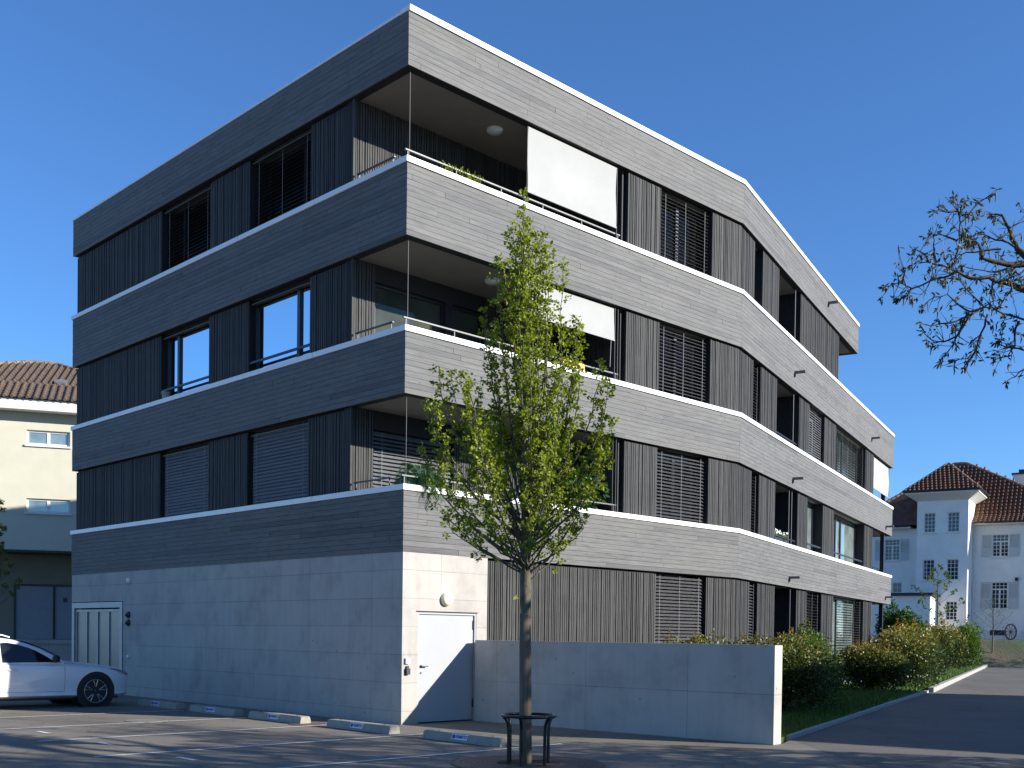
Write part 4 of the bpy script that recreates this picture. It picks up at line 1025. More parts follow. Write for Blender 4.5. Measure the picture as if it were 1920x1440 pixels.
# ------------------------------------------------------------------ helpers for the rendered houses
def wall_open(mb, F, u0, u1, z0, z1, thk, ops, w=0):
    us = sorted({u0, u1, *[o[0] for o in ops], *[o[1] for o in ops]}); us = [u for u in us if u0 <= u <= u1]
    for a, b_ in zip(us, us[1:]):
        zs = [z0]
        for o in sorted([o for o in ops if o[0] <= a+1e-6 and o[1] >= b_-1e-6], key=lambda o: o[2]): zs += [o[2], o[3]]
        zs.append(z1)
        for k in range(0, len(zs), 2):
            if zs[k+1]-zs[k] > .001: mb.box(F, a, b_, zs[k], zs[k+1], w-thk, w)
def villa_window(F, u0, u1, z0, z1, w, par, nx, nz, sill=True, tr=None, mat='villaglass'):
    mb = MB(); t = .035; wi = w-.13
    for k in range(nx+1):
        u = u0+(u1-u0)*k/nx; e = .05 if k in (0, nx) else .018
        mb.box(F, max(u0, u-e), min(u1, u+e), z0, z1, wi-.03, wi+.02)
    zl = [z0+(z1-z0)*k/nz for k in range(nz+1)] if tr is None else [z0]+[z0+(tr-z0)*k/(nz-1) for k in range(1, nz)]+[tr+(z1-tr)/2, z1]
    for k, z in enumerate(zl):
        e = .05 if k in (0, len(zl)-1) or (tr is not None and abs(z-tr) < .01) else .018
        mb.box(F, u0+.002, u1-.002, max(z0, z-e)+.001, min(z1, z+e)-.001, wi-.029, wi+.021)
    if nx == 4: mb.box(F, (u0+u1)/2-.06, (u0+u1)/2+.06, z0+.002, (tr or z1)-.002, wi-.028, wi+.024)
    p = mb.build('window', 'trim', par)
    mb = MB(); mb.box(F, u0, u1, z0, z1, wi-.06, wi-.035); mb.build('pane', mat, p)
    if sill:
        mb = MB(); mb.box(F, u0-.12, u1+.12, z0-.10, z0-.002, w-.12, w+.09); mb.build('sill', 'trim', p)
    return p
def shutter(F, u0, u1, z0, z1, w, par):
    mb = MB(); f_ = .06
    mb.box(F, u0, u0+f_, z0, z1, w+.015, w+.055); mb.box(F, u1-f_, u1, z0, z1, w+.015, w+.055)
    zm = z0+(z1-z0)*.38
    for a, b_ in ((z0, z0+f_), (zm-.04, zm+.04), (z1-f_, z1)): mb.box(F, u0+f_, u1-f_, a, b_, w+.016, w+.054)
    mb.box(F, u0+f_, u1-f_, z0+f_, zm-.04, w+.02, w+.04)
    z = zm+.06
    while z < z1-f_-.02: mb.slat(F, u0+f_, u1-f_, z, w+.035, .05, .008, math.radians(-45)); z += .075
    mb.build('shutter', 'shutter', par)
def hip(mb, F, u0, u1, w0, w1, ze, ra, rb, zr):
    # rectangular hip roof: eave rectangle, ridge from ra=(u,w) to rb
    A = [Vector(F(u0, w1, ze)), Vector(F(u1, w1, ze)), Vector(F(u1, w0, ze)), Vector(F(u0, w0, ze))]
    R, Q = Vector(F(*ra, zr)), Vector(F(*rb, zr))
    def poly(P):
        e = (P[1]-P[0]).normalized(); nn = (P[1]-P[0]).cross(P[-1]-P[0]).normalized(); v = nn.cross(e)
        mb.face(P, [((p-P[0]).dot(e), (p-P[0]).dot(v)) for p in P])
    poly([A[0], A[1], Q, R] if (Q-R).length > .01 else [A[0], A[1], R]); poly([A[2], A[3], R, Q] if (Q-R).length > .01 else [A[2], A[3], R])
    poly([A[1], A[2], Q]); poly([A[3], A[0], R])
    return A, R, Q
def ridge(A, R, Q, par, r=.12):
    mb = MB()
    for p, q in ((A[0], R), (A[1], Q), (A[2], Q), (A[3], R), (R, Q)):
        l = (q-p).length
        if l < .05: continue
        n_ = max(2, int(l/.38))
        for k in range(n_): mb.tube([p.lerp(q, k/n_), p.lerp(q, (k+.98)/n_)], [r*1.12, r*.92], 7)
    mb.build('ridge_tiles', 'ridge', par)

# ------------------------------------------------------------------ cream building on the left
cd = Vector((.949, .316)).normalized(); cn = Vector((cd.y, -cd.x)); FC0 = Fr((-17.461, 40.0), cd, cn); KC_ = 1.065; FC = lambda u, w, z: (lambda p: (p[0]*KC_, p[1]*KC_, 1.6+(p[2]-1.6)*KC_))(FC0(u, w, z))
cb = thing('cream_building', 'cream rendered building with brown tiled hip roof and dark recessed ground floor', 'building', (-18.6, 42.6, -.1))
wins = [(-.2, 1.26, 8.27, 8.80), (-.2, 1.28, 5.83, 6.33), (-4.2, -2.7, 8.27, 8.80), (-4.2, -2.7, 5.83, 6.33)]
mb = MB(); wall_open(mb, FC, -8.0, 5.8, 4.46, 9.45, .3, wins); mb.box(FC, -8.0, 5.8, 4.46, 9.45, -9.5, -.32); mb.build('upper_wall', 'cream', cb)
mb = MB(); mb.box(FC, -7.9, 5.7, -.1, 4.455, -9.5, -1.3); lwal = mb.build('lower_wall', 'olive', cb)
mb = MB(); mb.box(FC, -8.0, 5.8, 4.38, 4.455, -1.29, -.02); mb.build('overhang_soffit', 'frame', cb)
for (a, b_, z0, z1) in wins:
    mb = MB(); wi = -.10; t = .07
    mb.box(FC, a, b_, z0, z0+t, wi-.04, wi+.02); mb.box(FC, a, b_, z1-t, z1, wi-.04, wi+.02)
    for u in (a, (a+b_)/2-.05, b_-t): mb.box(FC, u, u+(.1 if abs(u-(a+b_)/2+.05) < .01 else t), z0+t, z1-t, wi-.041, wi+.021)
    p = mb.build('window', 'trim', cb)
    mb = MB(); mb.box(FC, a+.02, b_-.02, z0+.02, z1-.02, wi-.03, wi-.01); mb.build('pane', 'glassgreen', p)
    mb = MB(); mb.box(FC, a-.06, b_+.06, z0-.07, z0-.003, -.09, .06); mb.build('sill', 'trim', p)
for a, b_ in ((-.66, .62), (.69, 1.95)):
    mb = MB(); mb.box(FC, a, b_, 1.22, 3.2, -1.31, -1.27)
    g_ = mb.build('garage_door', 'greydoor', cb)
    mb = MB(); mb.box(FC, a-.07, a, 1.22, 3.27, -1.31, -1.22); mb.box(FC, b_, b_+.069, 1.22, 3.27, -1.31, -1.22); mb.box(FC, a, b_, 3.2, 3.27, -1.31, -1.221); mb.build('door_frame', 'steel', g_)
    if a > 0:
        mb = MB(); mb.box(FC, a+.28, a+.42, 2.62, 2.78, -1.27, -1.25); mb.build('door_window', 'black', g_)
        mb = MB(); mb.box(FC, a+.55, a+.68, 2.08, 2.11, -1.27, -1.22); mb.build('handle', 'rod', g_)
mb = MB(); mb.box(FC, -7.8, 5.6, -.1, 1.2, -1.3, -.35); mb.box(FC, -7.82, 5.62, 1.06, 1.205, -1.298, -.30); mb.build('loading_ramp', 'concrete2', cb)
mb = MB(); mb.box(FC, -8.6, 6.4, 9.43, 9.80, -10.1, .55); mb.build('eaves_fascia', 'trim', cb)
mb = MB(); A, R, Q = hip(mb, FC, -8.8, 6.55, -10.3, .66, 9.82, (-.4, -4.6), (.45, -4.6), 12.25); rf = mb.build('roof', 'creamtile', cb); ridge(A, R, Q, rf, .10)
# real tile rolls and courses on the visible slope
mb = MB(); P00, P10 = A[0], A[1]
sl = (Vector(FC(0, -4.6, 12.25))-Vector(FC(0, .66, 9.82))); H_ = sl.length; sdir = sl.normalized(); ndir = Vector((cd.x, cd.y, 0)).cross(sdir).normalized()
nrow = 16
for r_ in range(nrow):
    s0 = r_*H_/nrow; s1 = s0+H_/nrow*1.06; ul, ur = -8.8+8.4*(s0/H_), 6.55-6.1*(s0/H_); u = max(-6, ul)
    while u < ur-.15:
        o_ = Vector(FC(u+.12, .66, 9.82)); a_ = o_+sdir*s0+ndir*.03; b_ = o_+sdir*s1+ndir*.005
        mb.tube([a_, b_], [.068, .06], 6, True, random.random()); u += .25
mb.build('roof_tiles', 'creamtile', rf)
mb = MB(); o_ = Vector(FC(.62, .66, 9.82))+sdir*H_*.40
FS_ = lambda u, w, z: tuple(o_ + Vector((cd.x, cd.y, 0))*u + sdir*z + ndir*w)
mb.box(FS_, 0, .45, 0, .45, .0, .12); mb.box(FS_, .05, .40, .05, .40, .12, .13); mb.build('skylight', 'alu', rf)

# ------------------------------------------------------------------ white villa on the right
vd = Vector((.866, -.5)); vn = Vector((-.5, -.866)); FV = Fr((29.243, 80.0), vd, vn)
vl = thing('white_villa', 'white rendered villa with tower, red brown hipped roofs and shuttered windows', 'house', (29.243, 80, 1.6))
tw = [(.49, 1.25, 9.40, 10.79), (2.10, 2.87, 9.40, 10.79), (.45, 1.24, 5.98, 7.43), (2.10, 2.87, 5.98, 7.43), (2.10, 2.84, 3.10, 4.43)]
mb = MB(); wall_open(mb, FV, 0, 3.47, .8, 11.7, .3, tw); mb.box(FV, 0, 3.47, .8, 11.7, -6, -.302); mb.build('tower_wall', 'whitewall', vl)
for o in tw: villa_window(FV, *o, 0, vl, 3, 5)
# flaring soffit and eaves of the tower
mb = MB()
c1 = [(0, 0), (3.47, 0), (3.47, -4.4), (0, -4.4)]; e1 = [(-.72, .72), (4.19, .72), (4.19, -5.1), (-.72, -5.1)]
for i in range(4):
    j = (i+1) % 4; mb.face([FV(c1[i][0], c1[i][1]+.001, 11.66), FV(c1[j][0], c1[j][1]+.001, 11.66), FV(*e1[j], 12.12), FV(*e1[i], 12.12)])
mb.box(FV, -.74, 4.21, 12.12, 12.26, -5.12, .74); mb.build('tower_eaves', 'trim', vl)
mb = MB(); 
for (p, q) in ((FV(-.85, .84, 12.30), FV(4.32, .84, 12.30)), (FV(4.32, .84, 12.30), FV(4.32, -5.2, 12.30))): mb.tube([p, q], .075, 8)
mb.build('gutter', 'frame', vl)
mb = MB(); A, R, Q = hip(mb, FV, -.86, 4.33, -5.2, .85, 12.30, (1.72, -2.2), (1.75, -2.2), 14.62); r1_ = mb.build('tower_roof', 'villatile', vl); ridge(A, R, Q, r1_, .10)
# main body
wq = [(4.80, 5.86, 7.74, 9.32), (4.80, 5.86, 3.98, 5.88), (8.3, 9.3, 7.74, 9.32), (8.3, 9.3, 3.98, 5.88)]
mb = MB(); wall_open(mb, FV, 3.47, 11.5, .8, 10.0, .3, wq, -2.5); mb.box(FV, 3.47, 11.5, .8, 10.0, -11, -2.802); mb.build('right_wing_wall', 'whitewall', vl)
for k, o in enumerate(wq):
    villa_window(FV, *o, -2.5, vl, 4, 5, True, o[3]-.5); shutter(FV, o[0]-.72, o[0]-.06, o[2], o[3], -2.5, vl); shutter(FV, o[1]+.06, o[1]+.72, o[2], o[3], -2.5, vl)
wq = [(-2.62, -1.55, 7.6, 9.15), (-2.0, -1.35, 5.15, 5.9)]
mb = MB(); wall_open(mb, FV, -5.5, 0, .8, 9.9, .3, wq, -2.0); mb.box(FV, -5.5, 0, .8, 9.9, -11, -2.302); mb.build('left_wing_wall', 'whitewall', vl)
villa_window(FV, *wq[0], -2.0, vl, 4, 5, True, 8.7); shutter(FV, wq[0][0]-.7, wq[0][0]-.06, 7.6, 9.15, -2.0, vl); shutter(FV, wq[0][1]+.06, wq[0][1]+.66, 7.6, 9.15, -2.0, vl)
villa_window(FV, *wq[1], -2.0, vl, 2, 2, False)
mb = MB(); mb.box(FV, -6.1, -.73, 9.9, 10.02, -11.5, -1.35); mb.box(FV, 3.475, 12.1, 10.0, 10.13, -11.6, -1.85); mb.build('main_eaves', 'trim', vl)
mb = MB(); mb.tube([FV(4.3, -1.78, 10.17), FV(12.2, -1.78, 10.17)], .07, 8); mb.tube([FV(-6.2, -1.28, 10.06), FV(-.85, -1.28, 10.06)], .07, 8); mb.build('gutter', 'frame', vl)
# main roof with bell cast foot
mb = MB(); A, R, Q = hip(mb, FV, -5.0, 10.6, -10.4, -2.9, 10.85, (1.5, -6.5), (2.35, -6.5), 15.2); r2_ = mb.build('main_roof', 'villatile', vl); ridge(A, R, Q, r2_, .12)
mb = MB(); E_ = [Vector(FV(-6.2, -1.3, 10.12)), Vector(FV(12.3, -1.75, 10.16)), Vector(FV(12.3, -11.7, 10.16)), Vector(FV(-6.2, -11.7, 10.12))]
for i in range(4):
    j = (i+1) % 4; P = [E_[i], E_[j], A[j], A[i]]; e = (P[1]-P[0]).normalized(); v_ = (P[3]-P[0]); v_ = (v_-e*v_.dot(e)).normalized()
    mb.face(P, [((p-P[0]).dot(e), (p-P[0]).dot(v_)) for p in P])
mb.build('roof_foot', 'villatile', r2_)
# tile courses you can see: rolls along the front slopes
def tiles(P0, P1, P2, P3, course, step, par, mat='villatile'):
    # P0,P1 eave (left,right); P3,P2 top (left,right)
    mb = MB(); ev = (P1-P0).normalized(); nn = ev.cross(((P3+P2)/2-(P0+P1)/2)).normalized(); Hh = max((P3-P0).length*0 + ((P3-P0)-ev*(P3-P0).dot(ev)).length, .1); up_ = ((P3-P0)-ev*(P3-P0).dot(ev)).normalized(); n_ = int(Hh/course)
    l0, l1 = 0, (P1-P0).length; t0, t1 = (P3-P0).dot(ev), (P2-P0).dot(ev)
    for k in range(n_):
        s = k*course; f_ = s/Hh; a, b_ = l0+(t0-l0)*f_, l1+(t1-l1)*f_; u = a
        while u < b_-step*.5:
            p = P0+ev*(u+step/2)+up_*s+nn*.045; q = P0+ev*(u+step/2)+up_*(s+course*1.02)+nn*.0; mb.tube([p, q], [step*.34, step*.28], 5, True, random.random()); u += step
    mb.build('roof_tiles', mat, par)
tiles(Vector(FV(-.86, .85, 12.30)), Vector(FV(4.33, .85, 12.30)), R_ if False else Vector(FV(1.75, -2.2, 14.62)), Vector(FV(1.72, -2.2, 14.62)), .36, .30, r1_)
tiles(Vector(FV(3.6, -1.55, 10.15)), Vector(FV(12.3, -1.75, 10.16)), A[1], Vector(FV(3.6, -2.9, 10.85)), .36, .30, r2_)
tiles(Vector(FV(1.5, -2.9, 10.85)), A[1], Q, Vector(FV(1.5, -6.5, 15.2)), .36, .30, r2_)
mb = MB(); mb.box(FV, 5.75, 6.9, 11.0, 14.0, -6.6, -5.6); ch = mb.build('chimney', 'whitewall', r2_)
mb = MB(); mb.box(FV, 5.65, 7.0, 14.0, 14.12, -6.7, -5.5); mb.box(FV, 6.1, 6.55, 14.12, 14.4, -6.3, -5.9); mb.build('chimney_cap', 'frame', ch)
mb = MB(); mb.tube([FV(3.57, -2.35, 9.9), FV(3.57, -2.35, 1.6)], .05, 8); mb.build('downpipe', 'trim', vl)
mb = MB(); mb.box(FV, 3.48, 11.52, .8, 2.45, -2.49, -2.44); mb.box(FV, -.02, 3.49, .8, 2.47, 0.001, .05); mb.build('plinth', 'whitewall', vl)
mb = MB(); mb.box(FV, 4.75, 5.85, 2.05, 2.42, -2.44, -2.42); mb.build('cellar_window', 'black', vl)
mb = MB(); mb.box(FV, 6.35, 6.55, 5.95, 6.2, -2.49, -2.3); mb.build('vent_box', 'frame', vl)
# porch
mb = MB(); mb.box(FV, -3.6, 1.44, .8, 4.75, .06, 2.6); po = mb.build('porch', 'whitewall', vl)
mb = MB(); mb.box(FV, -3.8, 1.62, 4.75, 4.95, .061, 2.78); mb.build('porch_roof', 'steel', po)
# wheel leaning at the wall
wc = Vector(FV(6.2, -1.75, 2.30)); ow = thing('cart_wheel', 'dark old spoked wheel leaning against the villa wall by the cellar window', 'wheel', (wc.x, wc.y, 1.74))
def local_ring(c, ax1, ax2, r, rad, n_=28):
    pts = [c + ax1*(r*math.cos(2*math.pi*k/n_)) + ax2*(r*math.sin(2*math.pi*k/n_)) for k in range(n_+1)]; mb = MB(); mb.tube(pts, rad, 6, False); return mb
a1 = Vector((vd.x*.6-vn.x*.8, vd.y*.6-vn.y*.8, 0)).normalized(); a2 = Vector((0, 0, 1))
local_ring(wc, a1, a2, .54, .05).build('rim', 'oldwood', ow)
mb = MB()
for k in range(10):
    t = math.pi*2*k/10; mb.tube([wc, wc+a1*.53*math.cos(t)+a2*.53*math.sin(t)], .02, 5)
mb.lathe(wc-a1.cross(a2)*.06, a1.cross(a2), [(.09, 0), (.09, .12), (.03, .14)], 12); mb.build('spokes', 'oldwood', ow)

# ------------------------------------------------------------------ saplings and the tree at the left edge
def sapling(label, x, y, z0, ztop, nb, leaf_n, ls, group, spread=.9, mat='shrub_green'):
    r_ = random.Random(int(x*10)); t_ = thing('sapling', label, 'tree', (x, y, z0), 0, group); bm_ = MB(); lm = MB(); H = ztop-z0
    tr = MB(); tr.tube([Vector((x, y, z0-.1)), Vector((x+.03, y, z0+H*.5)), Vector((x, y, ztop))], [.06, .04, .012], 8)
    tk = tr.build('trunk', 'maple_bark', t_)
    for k in range(nb):
        z = z0+H*(.3+.65*k/nb); a = k*2.4; L = spread*(1.1-.8*k/nb); d = Vector((math.cos(a), math.sin(a), .55))
        pts = [Vector((x, y, z)), Vector((x, y, z))+d*L*.5, Vector((x, y, z))+d*L+Vector((0, 0, .12*L))]; bm_.tube(pts, [.016, .011, .006], 4, False)
        for s in (.45, .7, .95):
            q = pts[0].lerp(pts[2], s); e = q+Vector((r_.gauss(0, .2), r_.gauss(0, .2), .2)); bm_.tube([q, e], [.006, .004], 3, False)
            for _ in range(leaf_n):
                ld = rvec_(r_); lm.leaf(e+rvec_(r_)*.07, ld, ld.orthogonal().normalized(), ls*r_.uniform(.7, 1.3), ls*.35, r_.random())
    bm_.build('branch', 'maple_bark', tk); lm.build('crown', mat, t_)
sapling('slim sapling with sparse yellow green leaves before the villa tower', 23.9, 62, .04, 5.75, 16, 10, .13, 'saplings before the villa', 1.5)
sapling('bare grey sapling in front of the shuttered lower villa window', 31.85, 73, .85, 4.4, 16, 3, .07, 'saplings before the villa', 1.3)
sapling('small leafy tree at the left edge before the cream building', -17.55, 36, 0, 6.4, 40, 55, .075, None, 1.2)
# foreground right edge hedge behind villa side
# ------------------------------------------------------------------ house across the road whose shadow falls on lawn and road
hd = Vector((.51, .86)).normalized(); hn = Vector((-hd.y, hd.x)); FH = Fr((16.56, 14.91), hd, hn)
hs = thing('neighbour_house', 'pale flat roofed house across the road, off to the right', 'house', (16.56, 14.91, 0))
ops = [(2+4*k, 3.4+4*k, z, z+1.3) for k in range(4) for z in (1., 3.8)]
mb = MB(); wall_open(mb, FH, 0, 17.4, -.1, 5.9, .3, ops); mb.box(FH, 0, 17.4, -.1, 5.9, -9.5, -.302); mb.build('wall', 'cream', hs)
for o in ops:
    mb = MB(); mb.box(FH, o[0], o[1], o[2], o[3], -.2, -.12); mb.build('window', 'glassgreen', hs)
mb = MB(); mb.box(FH, -.1, 17.5, 5.9, 6.05, -9.6, .1); mb.build('roof_edge', 'frame', hs)

# ------------------------------------------------------------------ parked car (local: x forward, y left, z up; front axle at x=0)
def tab(T, x):
    T = sorted(T)
    if x <= T[0][0]: return T[0][1]
    for a, b_ in zip(T, T[1:]):
        if x <= b_[0]:
            t = (x-a[0])/(b_[0]-a[0]); t2 = t*t*(3-2*t)*.35+t*.65; return a[1]+(b_[1]-a[1])*t2
    return T[-1][1]
T_deck = [(.87, .63), (.82, .725), (.62, .80), (.35, .855), (0, .90), (-.35, .94), (-.66, .975), (-1.2, .97), (-3.3, 1.0), (-3.72, .97)]
T_belt = [(.87, .59), (.80, .675), (.6, .735), (.3, .785), (0, .82), (-.6, .868), (-1.5, .895), (-3, .94), (-3.72, .92)]
T_w = [(.87, .40), (.84, .52), (.78, .63), (.66, .74), (.45, .835), (.2, .885), (0, .90), (-1.4, .905), (-2.9, .90), (-3.3, .86), (-3.6, .76), (-3.72, .6)]
T_bot = [(.87, .30), (.8, .22), (.55, .20), (-3.2, .21), (-3.5, .28), (-3.72, .40)]
T_roof = [(-.66, .99), (-.85, 1.10), (-1.1, 1.225), (-1.35, 1.32), (-1.6, 1.385), (-1.85, 1.42), (-2.3, 1.452), (-2.8, 1.45), (-3.2, 1.42), (-3.45, 1.37), (-3.62, 1.20), (-3.70, 1.0)]
def sec(x):
    w, zb, zt, zd = tab(T_w, x), tab(T_bot, x), tab(T_belt, x), tab(T_deck, x)
    return [(0, zb), (w*.86, zb), (w*.965, zb+.05), (w*.955, zb+.13), (w*.985, zb+(zt-zb)*.45), (w, zb+(zt-zb)*.72), (w*.985, zt-.03), (w*.95, zt+.004), (w*.86, zt+(zd-zt)*.35), (w*.55, zt+(zd-zt)*.82), (0, zd)]
def cpt(x, j, off=0.):
    s_ = sec(x); i = min(int(j), len(s_)-2); t = j-i; return Vector((x, -(s_[i][0]+(s_[i+1][0]-s_[i][0])*t)-off, s_[i][1]+(s_[i+1][1]-s_[i][1])*t))
car = thing('parked_car', 'white estate car parked nose in at the concrete facade, half in sun', 'car', (0, 0, 0))
def loft(secs, xs, capz=True):
    bm = bmesh.new(); rows = []
    for x, s_ in zip(xs, secs):
        full = [(y, z) for y, z in s_] + [(-y, z) for y, z in s_[-2:0:-1]]
        rows.append([bm.verts.new((x, y, z)) for y, z in full])
    n_ = len(rows[0])
    for a, b_ in zip(rows, rows[1:]):
        for k in range(n_): bm.faces.new((a[k], a[(k+1) % n_], b_[(k+1) % n_], b_[k]))
    bm.faces.new(rows[0][::-1]); bm.faces.new(rows[-1])
    bmesh.ops.recalc_face_normals(bm, faces=bm.faces[:])
    return bm
xs = [.87, .855, .83, .79, .73, .65, .55, .45, .35, .25, .12, 0, -.15, -.3, -.5, -.66, -.9, -1.2, -1.6, -2.0, -2.4, -2.7, -3.0, -3.2, -3.4, -3.55, -3.65, -3.72]
bm = loft([sec(x) for x in xs], xs); me = bpy.data.meshes.new('body'); bm.to_mesh(me); bm.free()
ob = bpy.data.objects.new('tmp_body', me); COL.objects.link(ob)
bmc = bmesh.new()
for ax_ in (0., -2.72):
    bmesh.ops.create_cone(bmc, cap_ends=True, segments=48, radius1=.405, radius2=.405, depth=2.4, matrix=Matrix.Translation((ax_, 0, .325)) @ Matrix.Rotation(math.pi/2, 4, 'X'))
cm = bpy.data.meshes.new('cut'); bmc.to_mesh(cm); bmc.free(); oc = bpy.data.objects.new('tmp_cut', cm); COL.objects.link(oc)
md = ob.modifiers.new('b', 'BOOLEAN'); md.object = oc; md.operation = 'DIFFERENCE'; md.solver = 'EXACT'
dg = bpy.context.evaluated_depsgraph_get(); me2 = bpy.data.meshes.new_from_object(ob.evaluated_get(dg)); bpy.data.objects.remove(ob); bpy.data.objects.remove(oc)
for p in me2.polygons: p.use_smooth = True
me2.set_sharp_from_angle(angle=math.radians(32)) if hasattr(me2, 'set_sharp_from_angle') else None
me2.materials.clear(); me2.materials.append(M_['carpaint']); body = bpy.data.objects.new('body', me2); COL.objects.link(body); body.parent = car
# greenhouse
def gy_(z): return .855-(z-.90)*.36
def gsec(x):
    zr = tab(T_roof, x); zb = tab(T_belt, x)-.02; ys = gy_(max(zb+.02, zr-.05)); pinch = 1.0
    if x > -1.2: pinch = 1-.04*(x+1.2)/.54
    return [(0, zb), (gy_(zb)*pinch, zb), (gy_((zb+zr)/2)*pinch, (zb+zr)/2), (ys*pinch, max(zb+.01, zr-.05)), ((ys-.05)*pinch, max(zb+.015, zr-.012)), ((ys-.25)*pinch, max(zb+.018, zr+.006)), (0, max(zb+.02, zr+.018))]
xs = [-.66, -.75, -.85, -.97, -1.1, -1.22, -1.35, -1.48, -1.6, -1.72, -1.85, -2.05, -2.3, -2.55, -2.8, -3.0, -3.2, -3.35, -3.45, -3.55, -3.62, -3.70]
bm = loft([gsec(x) for x in xs], xs); me = bpy.data.meshes.new('cabin'); bm.to_mesh(me); bm.free()
for p in me.polygons: p.use_smooth = True
me.set_sharp_from_angle(angle=math.radians(35)) if hasattr(me, 'set_sharp_from_angle') else None
me.materials.append(M_['carpaint']); cabin = bpy.data.objects.new('cabin', me); COL.objects.link(cabin); cabin.parent = car
def gwin(name, bot, top, mat='carglass', off=.007):
    # bot and top are (x, z) lines over the same x range
    xs_ = sorted({x for x, _ in bot} | {x for x, _ in top}); L_ = lambda T, x: next(a[1]+(b_[1]-a[1])*(x-a[0])/(b_[0]-a[0]) for a, b_ in zip(sorted(T), sorted(T)[1:]) if a[0]-1e-9 <= x <= b_[0]+1e-9)
    for sgn in (-1, 1):
        mb = MB(); q = lambda x, z: (x, sgn*(gy_(z)*(1-.04*(x+1.2)/.54 if x > -1.2 else 1)+off), z)
        for a, b_ in zip(xs_, xs_[1:]):
            P = [q(a, L_(bot, a)), q(b_, L_(bot, b_)), q(b_, L_(top, b_)), q(a, L_(top, a))]; mb.face(P if sgn < 0 else P[::-1])
        mb.build(name, mat, cabin, True)
gwin('side_window', [(-1.87, .925), (-1.2, .93), (-.86, .93)], [(-1.87, 1.31), (-1.76, 1.322), (-1.55, 1.285), (-1.35, 1.225), (-1.2, 1.163), (-.98, 1.035), (-.86, .95)])
gwin('side_window', [(-2.85, .955), (-1.98, .935)], [(-2.85, 1.34), (-2.6, 1.365), (-2.2, 1.36), (-1.98, 1.34)])
gwin('side_window', [(-3.45, 1.05), (-2.93, .965)], [(-3.45, 1.06), (-3.2, 1.27), (-2.93, 1.33)])
gwin('door_trim', [(-.86, .925), (-.70, .92)], [(-.86, .985), (-.70, .93)], 'black', .006)
# windscreen
mb = MB(); zx = [-.70, -.85, -1.0, -1.15, -1.3, -1.42]
for a, b_ in zip(zx, zx[1:]):
    q = [(a, 1), (b_, 1)]; P = []
    for x, s_ in ((a, -1), (b_, -1), (b_, 1), (a, 1)): zr = tab(T_roof, x); P.append((x, s_*(gy_(zr)-.10), zr+.022))
    ha, hb = tab(T_roof, a)+.026, tab(T_roof, b_)+.026
    mb.face([P[0], P[1], (b_, 0, hb+.006), (a, 0, ha+.006)][::-1], None, .5, True); mb.face([(a, 0, ha+.006), (b_, 0, hb+.006), P[2], P[3]][::-1], None, .5, True)
mb.build('windscreen', 'carglass', cabin, True)
for s_ in (-1, 1):
    mb = MB(); mb.tube([(-1.65, s_*.60, 1.425), (-1.8, s_*.60, 1.47), (-2.6, s_*.60, 1.495), (-3.2, s_*.60, 1.465), (-3.3, s_*.60, 1.42)], .014, 6); mb.build('roof_rail', 'carpaint', cabin, True)
    # mirror
    mb = MB(); mb.tube([(-.86, s_*.86, .94), (-.87, s_*.93, .96)], .02, 6); mb.lathe((-.80, s_*.985, 1.0), (-1, 0, 0), [(.001, 0), (.05, .01), (.075, .05), (.08, .10), (.07, .12), (.001, .12)], 14); mb.build('mirror', 'black', car, True)
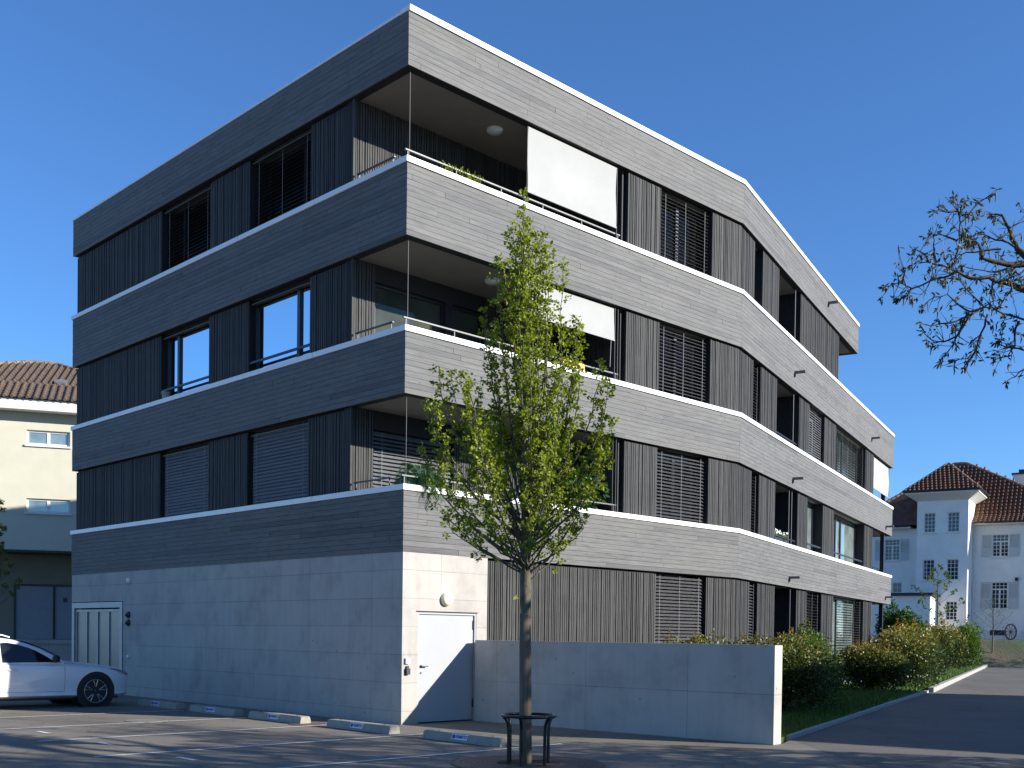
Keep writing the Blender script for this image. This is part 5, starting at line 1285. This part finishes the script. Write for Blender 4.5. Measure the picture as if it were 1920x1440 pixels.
# door seams and sill crease, handles, headlamps on both sides
def seam(pts, w=.007):
    for sgn in (1, -1):
        mb = MB(); q = [Vector((p.x, p.y*sgn, p.z)) for p in pts]; mb.tube(q, w*.5, 4, False); mb.build('door_seam', 'steel', body, True)
seam([cpt(-.66, j, .0005) for j in (3, 4, 4.5, 5, 5.5, 6, 6.5)]); seam([cpt(x, j, .0005) for x, j in ((-1.93, 6.5), (-1.92, 6), (-1.90, 5), (-1.87, 4), (-1.85, 3))]); seam([cpt(x, 3.0, .0005) for x in (-.66, -1.0, -1.4, -1.85, -2.2)])
for sgn in (1, -1):
    mb = MB(); p = cpt(-1.62, 5.45, .012); q = cpt(-1.80, 5.45, .012)
    mb.tube([Vector((v.x, v.y*sgn, v.z)) for v in (cpt(-1.60, 5.45, -.004), cpt(-1.63, 5.45, .022), cpt(-1.77, 5.45, .022), cpt(-1.80, 5.45, -.004))], [.010, .014, .014, .010], 8); mb.build('door_handle', 'carpaint', body, True)
    mb = MB(); g = [.27, .4, .52, .64, .74, .80]; lo = [6.9, 6.45, 6.0, 5.75, 5.7, 5.9]; hi = [7.1, 7.25, 7.3, 7.25, 7.1, 6.8]
    for i in range(5):
        P = [cpt(g[i], lo[i], .006), cpt(g[i+1], lo[i+1], .006), cpt(g[i+1], hi[i+1], .006), cpt(g[i], hi[i], .006)]
        P = [Vector((v.x+.010, v.y*sgn-.008*sgn, v.z+.007)) for v in P]; mb.face(P if sgn < 0 else P[::-1], None, .5, True)
    mb.build('headlight', 'headlamp', body, True)
    for ax_ in (0., -2.72):
        # arch liner
        mb = MB(); mb.lathe((ax_, sgn*.45, .325), (0, sgn, 0), [(.001, 0), (.40, .001), (.4035, .40)], 40); mb.build('arch_liner', 'black', body, True)
        c_ = Vector((ax_, sgn*.66, .325)); ax = Vector((0, sgn, 0))
        mb = MB(); mb.lathe(c_, ax, [(.24, 0), (.30, 0), (.322, .03), (.325, .10), (.322, .18), (.305, .205), (.262, .21), (.245, .195), (.24, .1)], 44); ty = None
        wh = mb.build('wheel', 'tyre', car, True)
        mb = MB(); mb.lathe(c_, ax, [(.245, .05), (.25, .19), (.238, .20), (.228, .185), (.225, .06)], 40)
        for k in range(5):
            t0 = 2*math.pi*k/5+.3
            for dt in (-.16, .16):
                a = t0+dt*.55; b_ = t0+dt*1.25; a1_ = Vector((math.cos(a), 0, math.sin(a))); b1_ = Vector((math.cos(b_), 0, math.sin(b_)))
                mb.tube([c_+ax*.17+a1_*.045, c_+ax*.185+a1_.lerp(b1_, .5)*.14, c_+ax*.178+b1_*.232], [.017, .015, .017], 6)
        mb.lathe(c_, ax, [(.06, .10), (.06, .175), (.03, .19), (.001, .19)], 16); mb.build('rim', 'rim', wh, True)
        mb = MB(); mb.lathe(c_, ax, [(.001, .06), (.23, .07)], 30); mb.build('brake_disc', 'steel', wh, True)
mb = MB(); P = [(.872, -.30, .40), (.872, .30, .40), (.872, .34, .52), (.872, -.34, .52)]; mb.face(P); mb.build('grille', 'black', body, True)
mb = MB(); mb.box(lambda u, w, z: (u, w, z), -3.3, .55, .16, .22, -.7, .7); mb.build('underbody', 'black', body, True)
hx = Vector((.716, .698)); car_rt = Vector((.698, -.716)); pw = Vector((-8.64, 22.87)) - car_rt*.87
car.location = (pw.x, pw.y, 0); car.rotation_euler = (0, 0, math.atan2(hx.y, hx.x))
